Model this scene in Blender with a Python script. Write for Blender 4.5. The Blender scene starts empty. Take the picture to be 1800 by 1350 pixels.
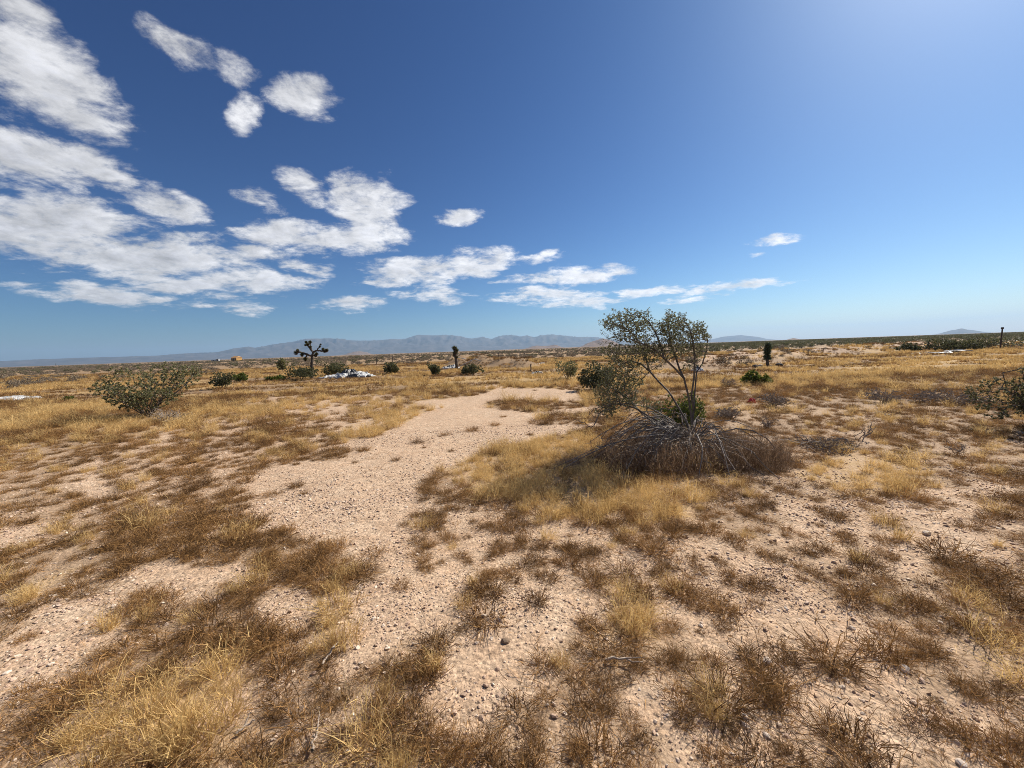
import bpy, math, random
import numpy as np
from mathutils import Matrix, Vector

SC = bpy.context.scene
COL = SC.collection
R = math.radians

# ------------------------------------------------------------------ camera
F_PX, CX, CY = 676.0, 900.0, 675.0          # focal length and centre of the photograph (1800 x 1350)
CAM_H, PITCH, ROLL = 1.6, R(5.15), R(2.0)
cam_data = bpy.data.cameras.new('camera')
cam_data.sensor_width = 36.0
cam_data.lens = 36.0 * F_PX / 1800.0
cam_data.clip_start, cam_data.clip_end = 0.05, 60000.0
camera = bpy.data.objects.new('camera', cam_data)
COL.objects.link(camera)
_m = Matrix.Rotation(math.pi / 2 - PITCH, 4, 'X') @ Matrix.Rotation(-ROLL, 4, 'Z')
camera.matrix_world = Matrix.Translation((0, 0, CAM_H)) @ _m
SC.camera = camera
RM = np.array(_m.to_3x3())

# ------------------------------------------------------------------ sun, sky, exposure
SUN_AZ, SUN_EL = R(52.0), R(42.0)           # azimuth measured from the view direction (+Y) to the right
sun_data = bpy.data.lights.new('sun', 'SUN')
sun_data.energy = 5.0
sun_data.angle = R(0.53)
sun_data.color = (1.0, 0.93, 0.82)
sun = bpy.data.objects.new('sun', sun_data)
COL.objects.link(sun)
SUN_DIR = Vector((math.sin(SUN_AZ) * math.cos(SUN_EL), math.cos(SUN_AZ) * math.cos(SUN_EL), math.sin(SUN_EL)))
sun.rotation_euler = SUN_DIR.to_track_quat('Z', 'Y').to_euler()
SKY_STRENGTH = 0.075
EXPOSURE = 0.66
SC.view_settings.view_transform = 'Standard'
SC.view_settings.look = 'None'
SC.view_settings.gamma = 1.0
SC.view_settings.use_curve_mapping = False
SC.view_settings.exposure = EXPOSURE
SC.cycles.use_denoising = True
SC.cycles.denoiser = 'OPENIMAGEDENOISE'
SC.cycles.denoising_prefilter = 'NONE'
SC.cycles.denoising_input_passes = 'RGB_ALBEDO_NORMAL'
SC.cycles.filter_width = 0.9
SC.cycles.max_bounces = 4
SC.cycles.diffuse_bounces = 2
SC.cycles.transmission_bounces = 2
SC.cycles.volume_bounces = 0
SC.cycles.transparent_max_bounces = 8


def ray(px, py):
    d = RM @ np.array([(px - CX) / F_PX, -(py - CY) / F_PX, -1.0])
    return d / np.linalg.norm(d)


def ground_xy(px, py):
    d = ray(px, py)
    t = -CAM_H / min(d[2], -1e-5)
    return d[0] * t, d[1] * t


def sky_uv(px, py):
    d = ray(px, py)
    return np.array([d[0] / d[1], d[2] / d[1]])


class NT:
    """small helper round a node tree"""
    def __init__(self, tree):
        self.t = tree
        self.t.nodes.clear()

    def n(self, kind, **kw):
        nd = self.t.nodes.new(kind)
        for k, v in kw.items():
            setattr(nd, k, v)
        return nd

    def put(self, sock, v):
        if hasattr(v, 'is_linked') or isinstance(v, bpy.types.NodeSocket):
            self.t.links.new(v, sock)
        else:
            sock.default_value = v

    def math(self, op, a, b=None, c=None, clamp=False):
        nd = self.n('ShaderNodeMath', operation=op, use_clamp=clamp)
        self.put(nd.inputs[0], a)
        if b is not None:
            self.put(nd.inputs[1], b)
        if c is not None:
            self.put(nd.inputs[2], c)
        return nd.outputs[0]

    def vmath(self, op, a, b=None):
        nd = self.n('ShaderNodeVectorMath', operation=op)
        self.put(nd.inputs[0], a)
        if b is not None:
            self.put(nd.inputs[1], b)
        return nd.outputs['Value'] if op in ('DOT_PRODUCT', 'LENGTH') else nd.outputs[0]

    def mix(self, f, a, b, blend='MIX'):
        nd = self.n('ShaderNodeMix', data_type='RGBA', blend_type=blend)
        self.put(nd.inputs[0], f)
        self.put(nd.inputs[6], a)
        self.put(nd.inputs[7], b)
        return nd.outputs[2]

    def rng(self, v, a, b, c=0.0, d=1.0, smooth=False):
        nd = self.n('ShaderNodeMapRange', interpolation_type='SMOOTHSTEP' if smooth else 'LINEAR')
        self.put(nd.inputs[0], v)
        for i, q in enumerate((a, b, c, d)):
            self.put(nd.inputs[1 + i], q)
        return nd.outputs[0]

    def noise(self, vec, scale, detail=3.0, rough=0.55, dist=0.0):
        nd = self.n('ShaderNodeTexNoise')
        self.put(nd.inputs['Vector'], vec)
        nd.inputs['Scale'].default_value = scale
        nd.inputs['Detail'].default_value = detail
        nd.inputs['Roughness'].default_value = rough
        nd.inputs['Distortion'].default_value = dist
        return nd.outputs['Fac']


# clouds of the photograph: centre x, y, half length, half height, tilt (degrees, anticlockwise), weight
CLOUDS = [
    (30, 20, 80, 42, -12, .9), (70, 130, 150, 80, -28, 1.1), (130, 195, 115, 48, -22, 1.0), (10, 105, 110, 95, -10, 1.0),
    (45, 275, 170, 42, -14, 1.0), (190, 318, 70, 22, -22, .8), (70, 395, 200, 66, -6, 1.1), (240, 450, 230, 48, -8, 1.15),
    (400, 490, 140, 30, -6, 1.0), (275, 358, 90, 26, -12, .9), (200, 520, 165, 20, -5, .95), (435, 538, 50, 15, 3, .75), (70, 505, 60, 9, -4, .7), (330, 500, 120, 22, -6, .9),
    (320, 85, 92, 32, -30, .8), (412, 118, 52, 32, -20, .85), (430, 190, 36, 30, -20, .85), (535, 172, 62, 36, -15, .95),
    (466, 357, 52, 18, -14, .85), (540, 328, 46, 30, -30, .95), (645, 360, 70, 62, -38, 1.1), (540, 418, 125, 32, -5, 1.05),
    (680, 400, 45, 26, -15, .8), (802, 383, 42, 15, 2, .85), (445, 446, 60, 18, -6, .85), (545, 474, 56, 12, -8, .6),
    (720, 478, 95, 28, 3, 1.05), (840, 462, 62, 26, 6, 1.0), (615, 535, 66, 13, 3, .7), (765, 521, 82, 13, 2, .75),
    (935, 460, 60, 9, 4, .7), (1035, 483, 78, 15, 5, .95), (935, 494, 62, 9, 2, .9), (975, 523, 105, 15, -2, .9),
    (1135, 512, 78, 9, 8, .8), (1368, 422, 52, 10, 12, .9), (1325, 446, 16, 5, 8, .6), (1300, 504, 92, 10, 7, .9),
    (1235, 523, 62, 6, 5, .75), (970, 452, 20, 10, 5, .7),
]

world = bpy.data.worlds.new('World')
SC.world = world
world.use_nodes = True
world.cycles.sampling_method = 'NONE'
W = NT(world.node_tree)
sky = W.n('ShaderNodeTexSky', sky_type='NISHITA')
sky.sun_disc = False
sky.sun_elevation = SUN_EL
sky.sun_rotation = SUN_AZ
sky.altitude = 900.0
sky.air_density = 1.0
sky.dust_density = 1.3
sky.ozone_density = 3.0
# the clear dry air of the photograph: the same sky with a steeper tone and deeper blue, all round
SKY_K = 0.0804
ssep = W.n('ShaderNodeSeparateColor')
W.put(ssep.inputs[0], sky.outputs[0])
scomb = W.n('ShaderNodeCombineColor')
for ci_, (gn, gm) in enumerate(((1.20, 1.72), (1.30, 1.54), (1.35, 1.37))):
    pw = W.math('POWER', W.math('MULTIPLY', ssep.outputs[ci_], SKY_K), gm)
    W.put(scomb.inputs[ci_], W.math('MULTIPLY', pw, gn / (SKY_STRENGTH * 2 ** EXPOSURE)))
tc = W.n('ShaderNodeTexCoord')
sep = W.n('ShaderNodeSeparateXYZ')
W.put(sep.inputs[0], tc.outputs['Generated'])
dx, dy, dz = sep.outputs
ysafe = W.math('MAXIMUM', dy, 0.02)
u = W.math('DIVIDE', dx, ysafe)
v = W.math('DIVIDE', dz, ysafe)
# sky-plane coordinates for the billows: they shrink and flatten towards the horizon
el = W.math('MAXIMUM', dz, 0.0)
den = W.math('ADD', el, 0.22)
qx = W.math('DIVIDE', dx, den)
qy = W.math('DIVIDE', dy, den)
qc = W.n('ShaderNodeCombineXYZ')
W.put(qc.inputs[0], qx)
W.put(qc.inputs[1], W.math('MULTIPLY', qy, 1.0))
Q = qc.outputs[0]
warp = W.n('ShaderNodeTexNoise')
W.put(warp.inputs['Vector'], Q)
warp.inputs['Scale'].default_value = 2.6
warp.inputs['Detail'].default_value = 4.0
wv = W.vmath('SUBTRACT', warp.outputs['Color'], (0.5, 0.5, 0.5))
uvc = W.n('ShaderNodeCombineXYZ')
W.put(uvc.inputs[0], u)
W.put(uvc.inputs[1], v)
uvc.inputs[2].default_value = 1.0
wsc = W.n('ShaderNodeVectorMath', operation='MULTIPLY')
W.put(wsc.inputs[0], wv)
wsc.inputs[1].default_value = (0.10, 0.05, 0.0)
UV = W.vmath('ADD', uvc.outputs[0], wsc.outputs[0])
mask = None
for (cx, cy, rx, ry, ang, wt) in CLOUDS:
    a = R(ang)
    e = 2.0
    c0 = sky_uv(cx, cy)
    j1 = (sky_uv(cx + e * math.cos(a), cy - e * math.sin(a)) - c0) / e * rx
    j2 = (sky_uv(cx - e * math.sin(a), cy - e * math.cos(a)) - c0) / e * ry
    inv = np.linalg.inv(np.column_stack([j1, j2]))
    k = -inv @ c0
    p = W.vmath('DOT_PRODUCT', UV, (inv[0, 0], inv[0, 1], k[0]))
    q = W.vmath('DOT_PRODUCT', UV, (inv[1, 0], inv[1, 1], k[1]))
    r2 = W.math('MULTIPLY_ADD', p, p, W.math('MULTIPLY', q, q))
    wt += .08
    m = W.math('MULTIPLY_ADD', r2, -wt * 0.62, wt)
    mask = m if mask is None else W.math('MAXIMUM', mask, m)
mask = W.math('MAXIMUM', mask, -2.0)
front = W.rng(dy, 0.05, 0.2)
mask = W.math('MULTIPLY_ADD', W.math('ADD', mask, 2.0), front, -2.0)
# the cloud field goes on to the left and behind, outside the picture
left = W.math('MULTIPLY_ADD', dx, -1.0, W.math('MULTIPLY', dy, -1.45))
leftm = W.rng(left, 0.05, 0.4, 0.0, 0.9)
gen = W.math('MULTIPLY_ADD', W.noise(Q, 1.1, 2.0), 3.0, -1.0)
gen = W.math('MULTIPLY_ADD', W.math('ADD', gen, 2.0), leftm, -2.0)
mask = W.math('MAXIMUM', mask, gen)
# billows: nearly round overhead, flattened near the horizon, leaning with the wind
lx_ = W.math('DIVIDE', dx, W.math('MULTIPLY_ADD', el, 0.9, 0.30))
ly_ = W.math('DIVIDE', dy, W.math('MULTIPLY_ADD', el, 0.9, 0.30))
lz_ = W.math('DIVIDE', dz, W.math('MULTIPLY_ADD', el, 0.55, 0.13))
bc = W.n('ShaderNodeCombineXYZ')
W.put(bc.inputs[0], lx_)
W.put(bc.inputs[1], ly_)
W.put(bc.inputs[2], lz_)
BV = bc.outputs[0]
n1 = W.noise(BV, 6.0, 10.0, 0.66, 0.2)
off = W.vmath('ADD', BV, (0.03 * math.sin(SUN_AZ), 0.015, 0.05))
n2 = W.noise(off, 6.0, 6.0, 0.62, 0.2)
strv = W.n('ShaderNodeMapping')
strv.inputs['Rotation'].default_value = (0.0, R(-32), 0.0)
strv.inputs['Scale'].default_value = (0.55, 1.0, 2.1)
W.put(strv.inputs['Vector'], BV)
n3 = W.noise(strv.outputs[0], 11.0, 6.0, 0.65, 0.3)
n1s = W.math('MULTIPLY_ADD', W.math('SUBTRACT', n3, 0.5), 0.55, n1)
dens = W.math('MULTIPLY_ADD', W.math('SUBTRACT', n1s, 0.5), 3.1, W.math('SUBTRACT', mask, 0.42))
alpha = W.rng(dens, -0.24, 0.80, 0.0, 0.98, smooth=True)
up = W.rng(dz, 0.012, 0.05)
alpha = W.math('MULTIPLY', alpha, up)
relief = W.math('MULTIPLY', W.math('SUBTRACT', n1, n2), 1.3)
thick = W.rng(dens, 0.15, 1.15, smooth=True)
sunside = W.rng(W.math('ADD', dx, W.math('MULTIPLY', dy, 0.35)), -0.75, 0.45)       # clouds nearer the sun are brighter
bright = W.math('MULTIPLY_ADD', sunside, 0.28, 0.77)
bright = W.math('ADD', bright, relief)
bright = W.math('SUBTRACT', bright, W.math('MULTIPLY', thick, 0.17))
bright = W.math('MAXIMUM', bright, 0.34)
ccol = W.mix(thick, (1.0, 0.985, 0.97, 1), (0.93, 0.94, 1.0, 1))
cc = W.n('ShaderNodeVectorMath', operation='SCALE')
W.put(cc.inputs[0], ccol)
W.put(cc.inputs['Scale'], W.math('MULTIPLY', bright, 1.0 / (SKY_STRENGTH * 2 ** EXPOSURE)))
final = W.mix(alpha, scomb.outputs[0], cc.outputs[0])
bg = W.n('ShaderNodeBackground')
W.put(bg.inputs['Color'], final)
bg.inputs['Strength'].default_value = SKY_STRENGTH
wo = W.n('ShaderNodeOutputWorld')
W.t.links.new(bg.outputs[0], wo.inputs['Surface'])


# ------------------------------------------------------------------ numeric helpers
def _hash(ix, iy, seed):
    h = (ix.astype(np.int64) * 374761393 + iy.astype(np.int64) * 668265263 + seed * 1442695040) & 0xFFFFFFFF
    h = ((h ^ (h >> 13)) * 1274126177) & 0xFFFFFFFF
    h = h ^ (h >> 16)
    return (h & 0xFFFFFF) / float(0xFFFFFF)


def vnoise(x, y, seed=0):
    x = np.asarray(x, float)
    y = np.asarray(y, float)
    ix, iy = np.floor(x), np.floor(y)
    fx, fy = x - ix, y - iy
    sx, sy = fx * fx * (3 - 2 * fx), fy * fy * (3 - 2 * fy)
    a, b = _hash(ix, iy, seed), _hash(ix + 1, iy, seed)
    c, d = _hash(ix, iy + 1, seed), _hash(ix + 1, iy + 1, seed)
    return (a + (b - a) * sx) * (1 - sy) + (c + (d - c) * sx) * sy


def fbm(x, y, seed=0, octv=4, gain=0.5):
    s, amp, tot = 0.0, 1.0, 0.0
    for o in range(octv):
        s = s + amp * vnoise(np.asarray(x) * 2 ** o + 17.3 * o, np.asarray(y) * 2 ** o - 9.1 * o, seed + o)
        tot += amp
        amp *= gain
    return s / tot


def smooth(t):
    t = np.clip(t, 0, 1)
    return t * t * (3 - 2 * t)


def seg_dist(x, y, a, b):
    ax, ay = a
    bx, by = b
    vx, vy = bx - ax, by - ay
    t = np.clip(((x - ax) * vx + (y - ay) * vy) / (vx * vx + vy * vy), 0, 1)
    return np.hypot(x - ax - t * vx, y - ay - t * vy), t


def in_poly(x, y, poly):
    ins = np.zeros(np.shape(x), bool)
    n = len(poly)
    for i in range(n):
        x1, y1 = poly[i]
        x2, y2 = poly[(i + 1) % n]
        if y1 == y2:
            continue
        c = ((y1 > y) != (y2 > y)) & (x < (x2 - x1) * (y - y1) / (y2 - y1) + x1)
        ins ^= c
    return ins


def gpoly(pts):
    return [ground_xy(*p) for p in pts]


# ------------------------------------------------------------------ ground layout (outlines of bare gravel read off the photograph)
BARE = [gpoly(p) for p in [
    [(700, 698), (800, 684), (900, 676), (1010, 684), (1045, 712), (1042, 745), (980, 762), (870, 792), (790, 818), (735, 836),
     (722, 856), (770, 885), (745, 912), (722, 942), (742, 990), (835, 1012), (830, 1034), (800, 1062), (765, 1100), (690, 1116),
     (645, 1185), (598, 1205), (622, 1120), (645, 1040), (692, 990), (640, 952), (550, 940), (440, 930), (405, 893), (372, 856),
     (450, 826), (600, 792), (650, 768), (712, 740), (760, 718)],
    [(0, 1130), (150, 1045), (232, 1052), (215, 1110), (120, 1190), (0, 1255)],
    [(245, 1006), (420, 990), (415, 1015), (330, 1045), (255, 1030)],
    [(400, 1075), (480, 1045), (532, 1042), (525, 1110), (470, 1135), (415, 1110)],
    [(790, 1128), (870, 1100), (955, 1118), (950, 1165), (900, 1235), (800, 1255), (770, 1200)],
    [(830, 1060), (960, 1020), (1060, 1050), (1030, 1080), (930, 1100), (850, 1100)],
    [(1060, 990), (1130, 940), (1200, 955), (1330, 1000), (1420, 1010), (1440, 1070), (1540, 1085), (1520, 1140), (1430, 1110),
     (1400, 1180), (1310, 1130), (1210, 1100), (1180, 1050)],
    [(1420, 905), (1560, 872), (1690, 868), (1800, 880), (1800, 965), (1690, 950), (1640, 985), (1540, 940), (1440, 955)],
    [(1300, 1225), (1420, 1190), (1520, 1200), (1640, 1240), (1800, 1275), (1800, 1350), (1250, 1350), (1290, 1290)],
    [(1100, 1215), (1210, 1240), (1250, 1350), (1210, 1350), (1120, 1290)],
    [(0, 935), (60, 925), (120, 935), (60, 960), (0, 965)],
    [(420, 1180), (475, 1175), (470, 1210), (400, 1260), (385, 1230)],
]]
STRIPS = [gpoly(p) for p in [                                  # grass lying across the gravel fan
    [(860, 706), (930, 697), (1040, 702), (1040, 712), (960, 720), (880, 716)],
    [(560, 790), (640, 778), (655, 790), (610, 808), (565, 804)],
    [(690, 694), (820, 682), (900, 680), (880, 688), (800, 698), (700, 706)],
    [(950, 728), (1040, 720), (1042, 742), (960, 744)],
]]
SEMI = [gpoly(p) for p in [                                    # half covered ground
    [(150, 830), (420, 700), (700, 690), (720, 720), (600, 790), (440, 850), (300, 880), (160, 880)],
    [(1400, 900), (1800, 850), (1800, 1000), (1500, 1010), (1380, 960)],
    [(700, 930), (900, 870), (1100, 930), (1350, 960), (1500, 1080), (1300, 1130), (1000, 1040), (760, 1000)],
    [(1180, 1100), (1540, 1060), (1640, 1240), (1300, 1250)],
]]
GOLD = [gpoly(p) for p in [                                    # upright straw coloured grass
    [(740, 830), (880, 775), (1010, 755), (1060, 800), (1080, 850), (1260, 870), (1250, 905), (1080, 915), (930, 910), (860, 880), (780, 850)],
    [(120, 1350), (160, 1260), (360, 1170), (420, 1200), (420, 1350)],
    [(600, 1350), (640, 1260), (760, 1350)],
    [(610, 1110), (650, 1110), (640, 1150), (600, 1150)],
    [(760, 1190), (800, 1190), (800, 1245), (760, 1240)],
    [(1380, 830), (1480, 790), (1640, 800), (1680, 850), (1500, 870)],
    [(1010, 1060), (1100, 1040), (1170, 1080), (1150, 1150), (1040, 1120)],
    [(70, 1000), (110, 990), (120, 1040), (80, 1045)],
    [(500, 1040), (540, 1000), (560, 1030)],
    [(530, 1130), (600, 1060), (620, 1140), (560, 1160)],
    [(560, 770), (700, 720), (770, 715), (720, 750), (600, 785)],
    [(0, 730), (180, 700), (200, 720), (60, 745), (0, 750)],
]]


def bare_amount(x, y):
    """1 on open gravel, 0 on covered ground"""
    x = np.asarray(x, float)
    y = np.asarray(y, float)
    d = np.hypot(x, y)
    w = np.clip(d * 0.035, 0.05, 0.8)
    f = 1.0 / np.clip(d * 0.10, 0.22, 2.5)
    xx = x + (fbm(x * f, y * f, 3, 3) - .5) * 4.0 * w
    yy = y + (fbm(x * f, y * f, 8, 3) - .5) * 4.0 * w
    b = np.zeros(x.shape)
    for p in SEMI:
        b = np.maximum(b, np.where(in_poly(xx, yy, p), 0.5, 0))
    for i_, p in enumerate(BARE):
        b = np.maximum(b, np.where(in_poly(xx, yy, p), 0.8 if 6 <= i_ <= 9 else 1.0, 0))
    for p in STRIPS:
        b = np.where(in_poly(xx, yy, p), 0.0, b)
    return b


def gold_amount(x, y):
    d = np.hypot(x, y)
    w = np.clip(d * 0.03, 0.05, 0.8)
    xx = x + (fbm(x * 2, y * 2, 31, 3) - .5) * 4 * w
    yy = y + (fbm(x * 2, y * 2, 37, 3) - .5) * 4 * w
    g = np.zeros(np.shape(x))
    for p in GOLD:
        g = np.maximum(g, np.where(in_poly(xx, yy, p), 1.0, 0))
    streak = fbm(x * 0.16, y * 0.5, 51, 4)
    g = np.maximum(g, smooth((streak - 0.42) / 0.16) * smooth((d - 8) / 10) * (1 - .8 * smooth((d - 45) / 40)))
    g = g * (mound_amount(x, y) < .1)
    return g


BERM = [ground_xy(1190, 652), ground_xy(1300, 641), ground_xy(1480, 624), ground_xy(1650, 610)]
MOUND = [(ground_xy(812, 644), 3.0, 1.15), (ground_xy(846, 645), 2.8, 1.15), (ground_xy(885, 645), 3.2, .95), (ground_xy(916, 647), 2.4, .75)]


def berm_amount(x, y):
    s = np.zeros(np.shape(x))
    for a, b in zip(BERM[:-1], BERM[1:]):
        dd, t = seg_dist(x, y + 0.0, (a[0], a[1] + 2.2), (b[0], b[1] + 2.2))
        s = np.maximum(s, smooth(1 - dd / 3.2))
    return s


def mound_amount(x, y):
    s = np.zeros(np.shape(x))
    for (mx, my), r, hh in MOUND:
        s = np.maximum(s, hh * smooth(1 - np.hypot(x - mx, (y - my - 2.4) * 1.0) / r))
    return s


def height(x, y):
    x = np.asarray(x, float)
    y = np.asarray(y, float)
    d = np.hypot(x, y)
    h = (fbm(x * 1.3, y * 1.3, 11, 3) - .5) * 0.07 * smooth((d - 0.3) / 1.0)
    h = h + (fbm(x * 0.18, y * 0.18, 12, 3) - .5) * 0.22 * smooth((d - 5) / 18)
    h = h + (fbm(x * 0.02, y * 0.02, 13, 3) - .5) * 0.9 * smooth((d - 40) / 120) * (1 - smooth((d - 900) / 1500))
    lump = 0.35 + 1.1 * fbm(x * 0.55, y * 0.55, 14, 4)
    h = h + berm_amount(x, y) * 0.70 * lump + mound_amount(x, y) * lump
    return h


# ------------------------------------------------------------------ mesh helpers
def mesh_np(name, verts, faces, mats=(), attr=None, smooth_shade=False, mat_idx=None):
    me = bpy.data.meshes.new(name)
    verts = np.asarray(verts, np.float32)
    faces = np.asarray(faces, np.int32)
    me.vertices.add(len(verts))
    me.vertices.foreach_set('co', verts.ravel())
    k = faces.shape[1]
    me.loops.add(faces.size)
    me.loops.foreach_set('vertex_index', faces.ravel())
    me.polygons.add(len(faces))
    me.polygons.foreach_set('loop_start', np.arange(0, faces.size, k, dtype=np.int32))
    if smooth_shade:
        me.polygons.foreach_set('use_smooth', np.ones(len(faces), bool))
    else:
        me.polygons.foreach_set('use_smooth', np.zeros(len(faces), bool))
    for m in mats:
        me.materials.append(m)
    if mat_idx is not None:
        me.polygons.foreach_set('material_index', np.asarray(mat_idx, np.int32))
    for an, av in (attr or {}).items():
        a = me.attributes.new(an, 'FLOAT', 'POINT')
        a.data.foreach_set('value', np.asarray(av, np.float32))
    me.update(calc_edges=True)
    me.validate()
    return me


def add_obj(name, me, parent=None, loc=None, rot=None, scale=None):
    o = bpy.data.objects.new(name, me)
    COL.objects.link(o)
    if loc is not None:
        o.location = loc
    if rot is not None:
        o.rotation_euler = rot
    if scale is not None:
        o.scale = scale
    if parent is not None:
        o.parent = parent
    return o


def tag(o, label=None, cat=None, group=None, kind=None):
    for k_, v_ in (('label', label), ('category', cat), ('group', group), ('kind', kind)):
        if v_:
            o[k_] = v_
    return o


def thing(name, label, cat, loc, rotz=0.0, group=None):
    o = add_obj(name, None, loc=loc, rot=(0, 0, rotz))
    o.empty_display_size = 0.2
    return tag(o, label, cat, group)


def on_ground(px, py, sink=0.0):
    x, y = ground_xy(px, py)
    return Vector((x, y, float(height(x, y)) - sink))


def ribbons(paths, widths, sides):
    """paths (n,k,3), widths (n,k), sides (n,3) -> verts, quads"""
    n, k, _ = paths.shape
    off = sides[:, None, :] * widths[:, :, None] * 0.5
    v = np.stack([paths - off, paths + off], axis=2).reshape(n * k * 2, 3)
    base = (np.arange(n) * k * 2)[:, None]
    j = np.arange(k - 1)[None, :] * 2
    a = (base + j).reshape(-1)
    f = np.column_stack([a, a + 1, a + 3, a + 2])
    return v, f


def tubes(paths, radii, sides=4):
    """paths (n,k,3), radii (n,k) -> verts, quads (open ends)"""
    n, k, _ = paths.shape
    t = np.gradient(paths, axis=1)
    t /= np.linalg.norm(t, axis=2, keepdims=True) + 1e-9
    ref = np.where(np.abs(t[..., 2:3]) > 0.9, np.array([1.0, 0, 0]), np.array([0, 0, 1.0]))
    a = np.cross(t, ref)
    a /= np.linalg.norm(a, axis=2, keepdims=True) + 1e-9
    b = np.cross(t, a)
    th = np.arange(sides) * 2 * math.pi / sides
    v = (paths[:, :, None, :] + radii[:, :, None, None] * (np.cos(th)[None, None, :, None] * a[:, :, None, :] + np.sin(th)[None, None, :, None] * b[:, :, None, :]))
    v = v.reshape(-1, 3)
    i = np.arange(n)[:, None, None] * k * sides
    j = np.arange(k - 1)[None, :, None] * sides
    s = np.arange(sides)[None, None, :]
    s2 = (s + 1) % sides
    f = np.stack([i + j + s, i + j + s2, i + j + sides + s2, i + j + sides + s], axis=-1).reshape(-1, 4)
    return v, f


def join_np(parts):
    vs, fs, n = [], [], 0
    for v_, f_ in parts:
        vs.append(v_)
        fs.append(f_ + n)
        n += len(v_)
    return np.concatenate(vs), np.concatenate(fs)


def unit(a):
    return a / (np.linalg.norm(a, axis=-1, keepdims=True) + 1e-9)


# ------------------------------------------------------------------ materials
def srgb(r, g, b):
    f = lambda c: (c / 255 / 12.92) if c / 255 <= 0.04045 else ((c / 255 + 0.055) / 1.055) ** 2.4
    return (f(r), f(g), f(b), 1.0)


def new_mat(name):
    m = bpy.data.materials.new(name)
    m.use_nodes = True
    return m, NT(m.node_tree)


def finish(N, shader):
    o = N.n('ShaderNodeOutputMaterial')
    N.t.links.new(shader, o.inputs['Surface'])


def leafy_material(name, dark, light, translucent=0.35, attr='tone', rough=0.7, spec=0.25, vary=0.35):
    """dry grass and leaves: tone per blade, slow drift from plant to plant, light passing through"""
    m, N = new_mat(name)
    at = N.n('ShaderNodeAttribute', attribute_name=attr)
    oi = N.n('ShaderNodeObjectInfo')
    geo = N.n('ShaderNodeNewGeometry')
    big = N.noise(geo.outputs['Position'], 0.9, 2.0)
    t = N.math('MULTIPLY_ADD', N.math('SUBTRACT', oi.outputs['Random'], 0.5), vary, at.outputs['Fac'])
    t = N.math('MULTIPLY_ADD', N.math('SUBTRACT', big, 0.5), 0.5, t, clamp=True)
    c = N.mix(t, dark, light)
    p = N.n('ShaderNodeBsdfPrincipled')
    N.put(p.inputs['Base Color'], c)
    p.inputs['Roughness'].default_value = rough
    p.inputs['Specular IOR Level'].default_value = spec
    tr = N.n('ShaderNodeBsdfTranslucent')
    N.put(tr.inputs['Color'], c)
    mx = N.n('ShaderNodeMixShader')
    mx.inputs[0].default_value = translucent
    N.t.links.new(p.outputs[0], mx.inputs[1])
    N.t.links.new(tr.outputs[0], mx.inputs[2])
    finish(N, mx.outputs[0])
    return m


def rough_material(name, c1, c2, scale=6.0, rough=0.85, bump=0.3, bscale=40.0, spec=0.3):
    m, N = new_mat(name)
    tcn = N.n('ShaderNodeTexCoord')
    f = N.noise(tcn.outputs['Object'], scale, 5.0, 0.65)
    f = N.rng(f, 0.3, 0.7)
    p = N.n('ShaderNodeBsdfPrincipled')
    N.put(p.inputs['Base Color'], N.mix(f, c1, c2))
    p.inputs['Roughness'].default_value = rough
    p.inputs['Specular IOR Level'].default_value = spec
    bp = N.n('ShaderNodeBump')
    bp.inputs['Strength'].default_value = bump
    bp.inputs['Distance'].default_value = 0.02
    N.put(bp.inputs['Height'], N.noise(tcn.outputs['Object'], bscale, 4.0, 0.6))
    N.t.links.new(bp.outputs[0], p.inputs['Normal'])
    finish(N, p.outputs[0])
    return m


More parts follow.
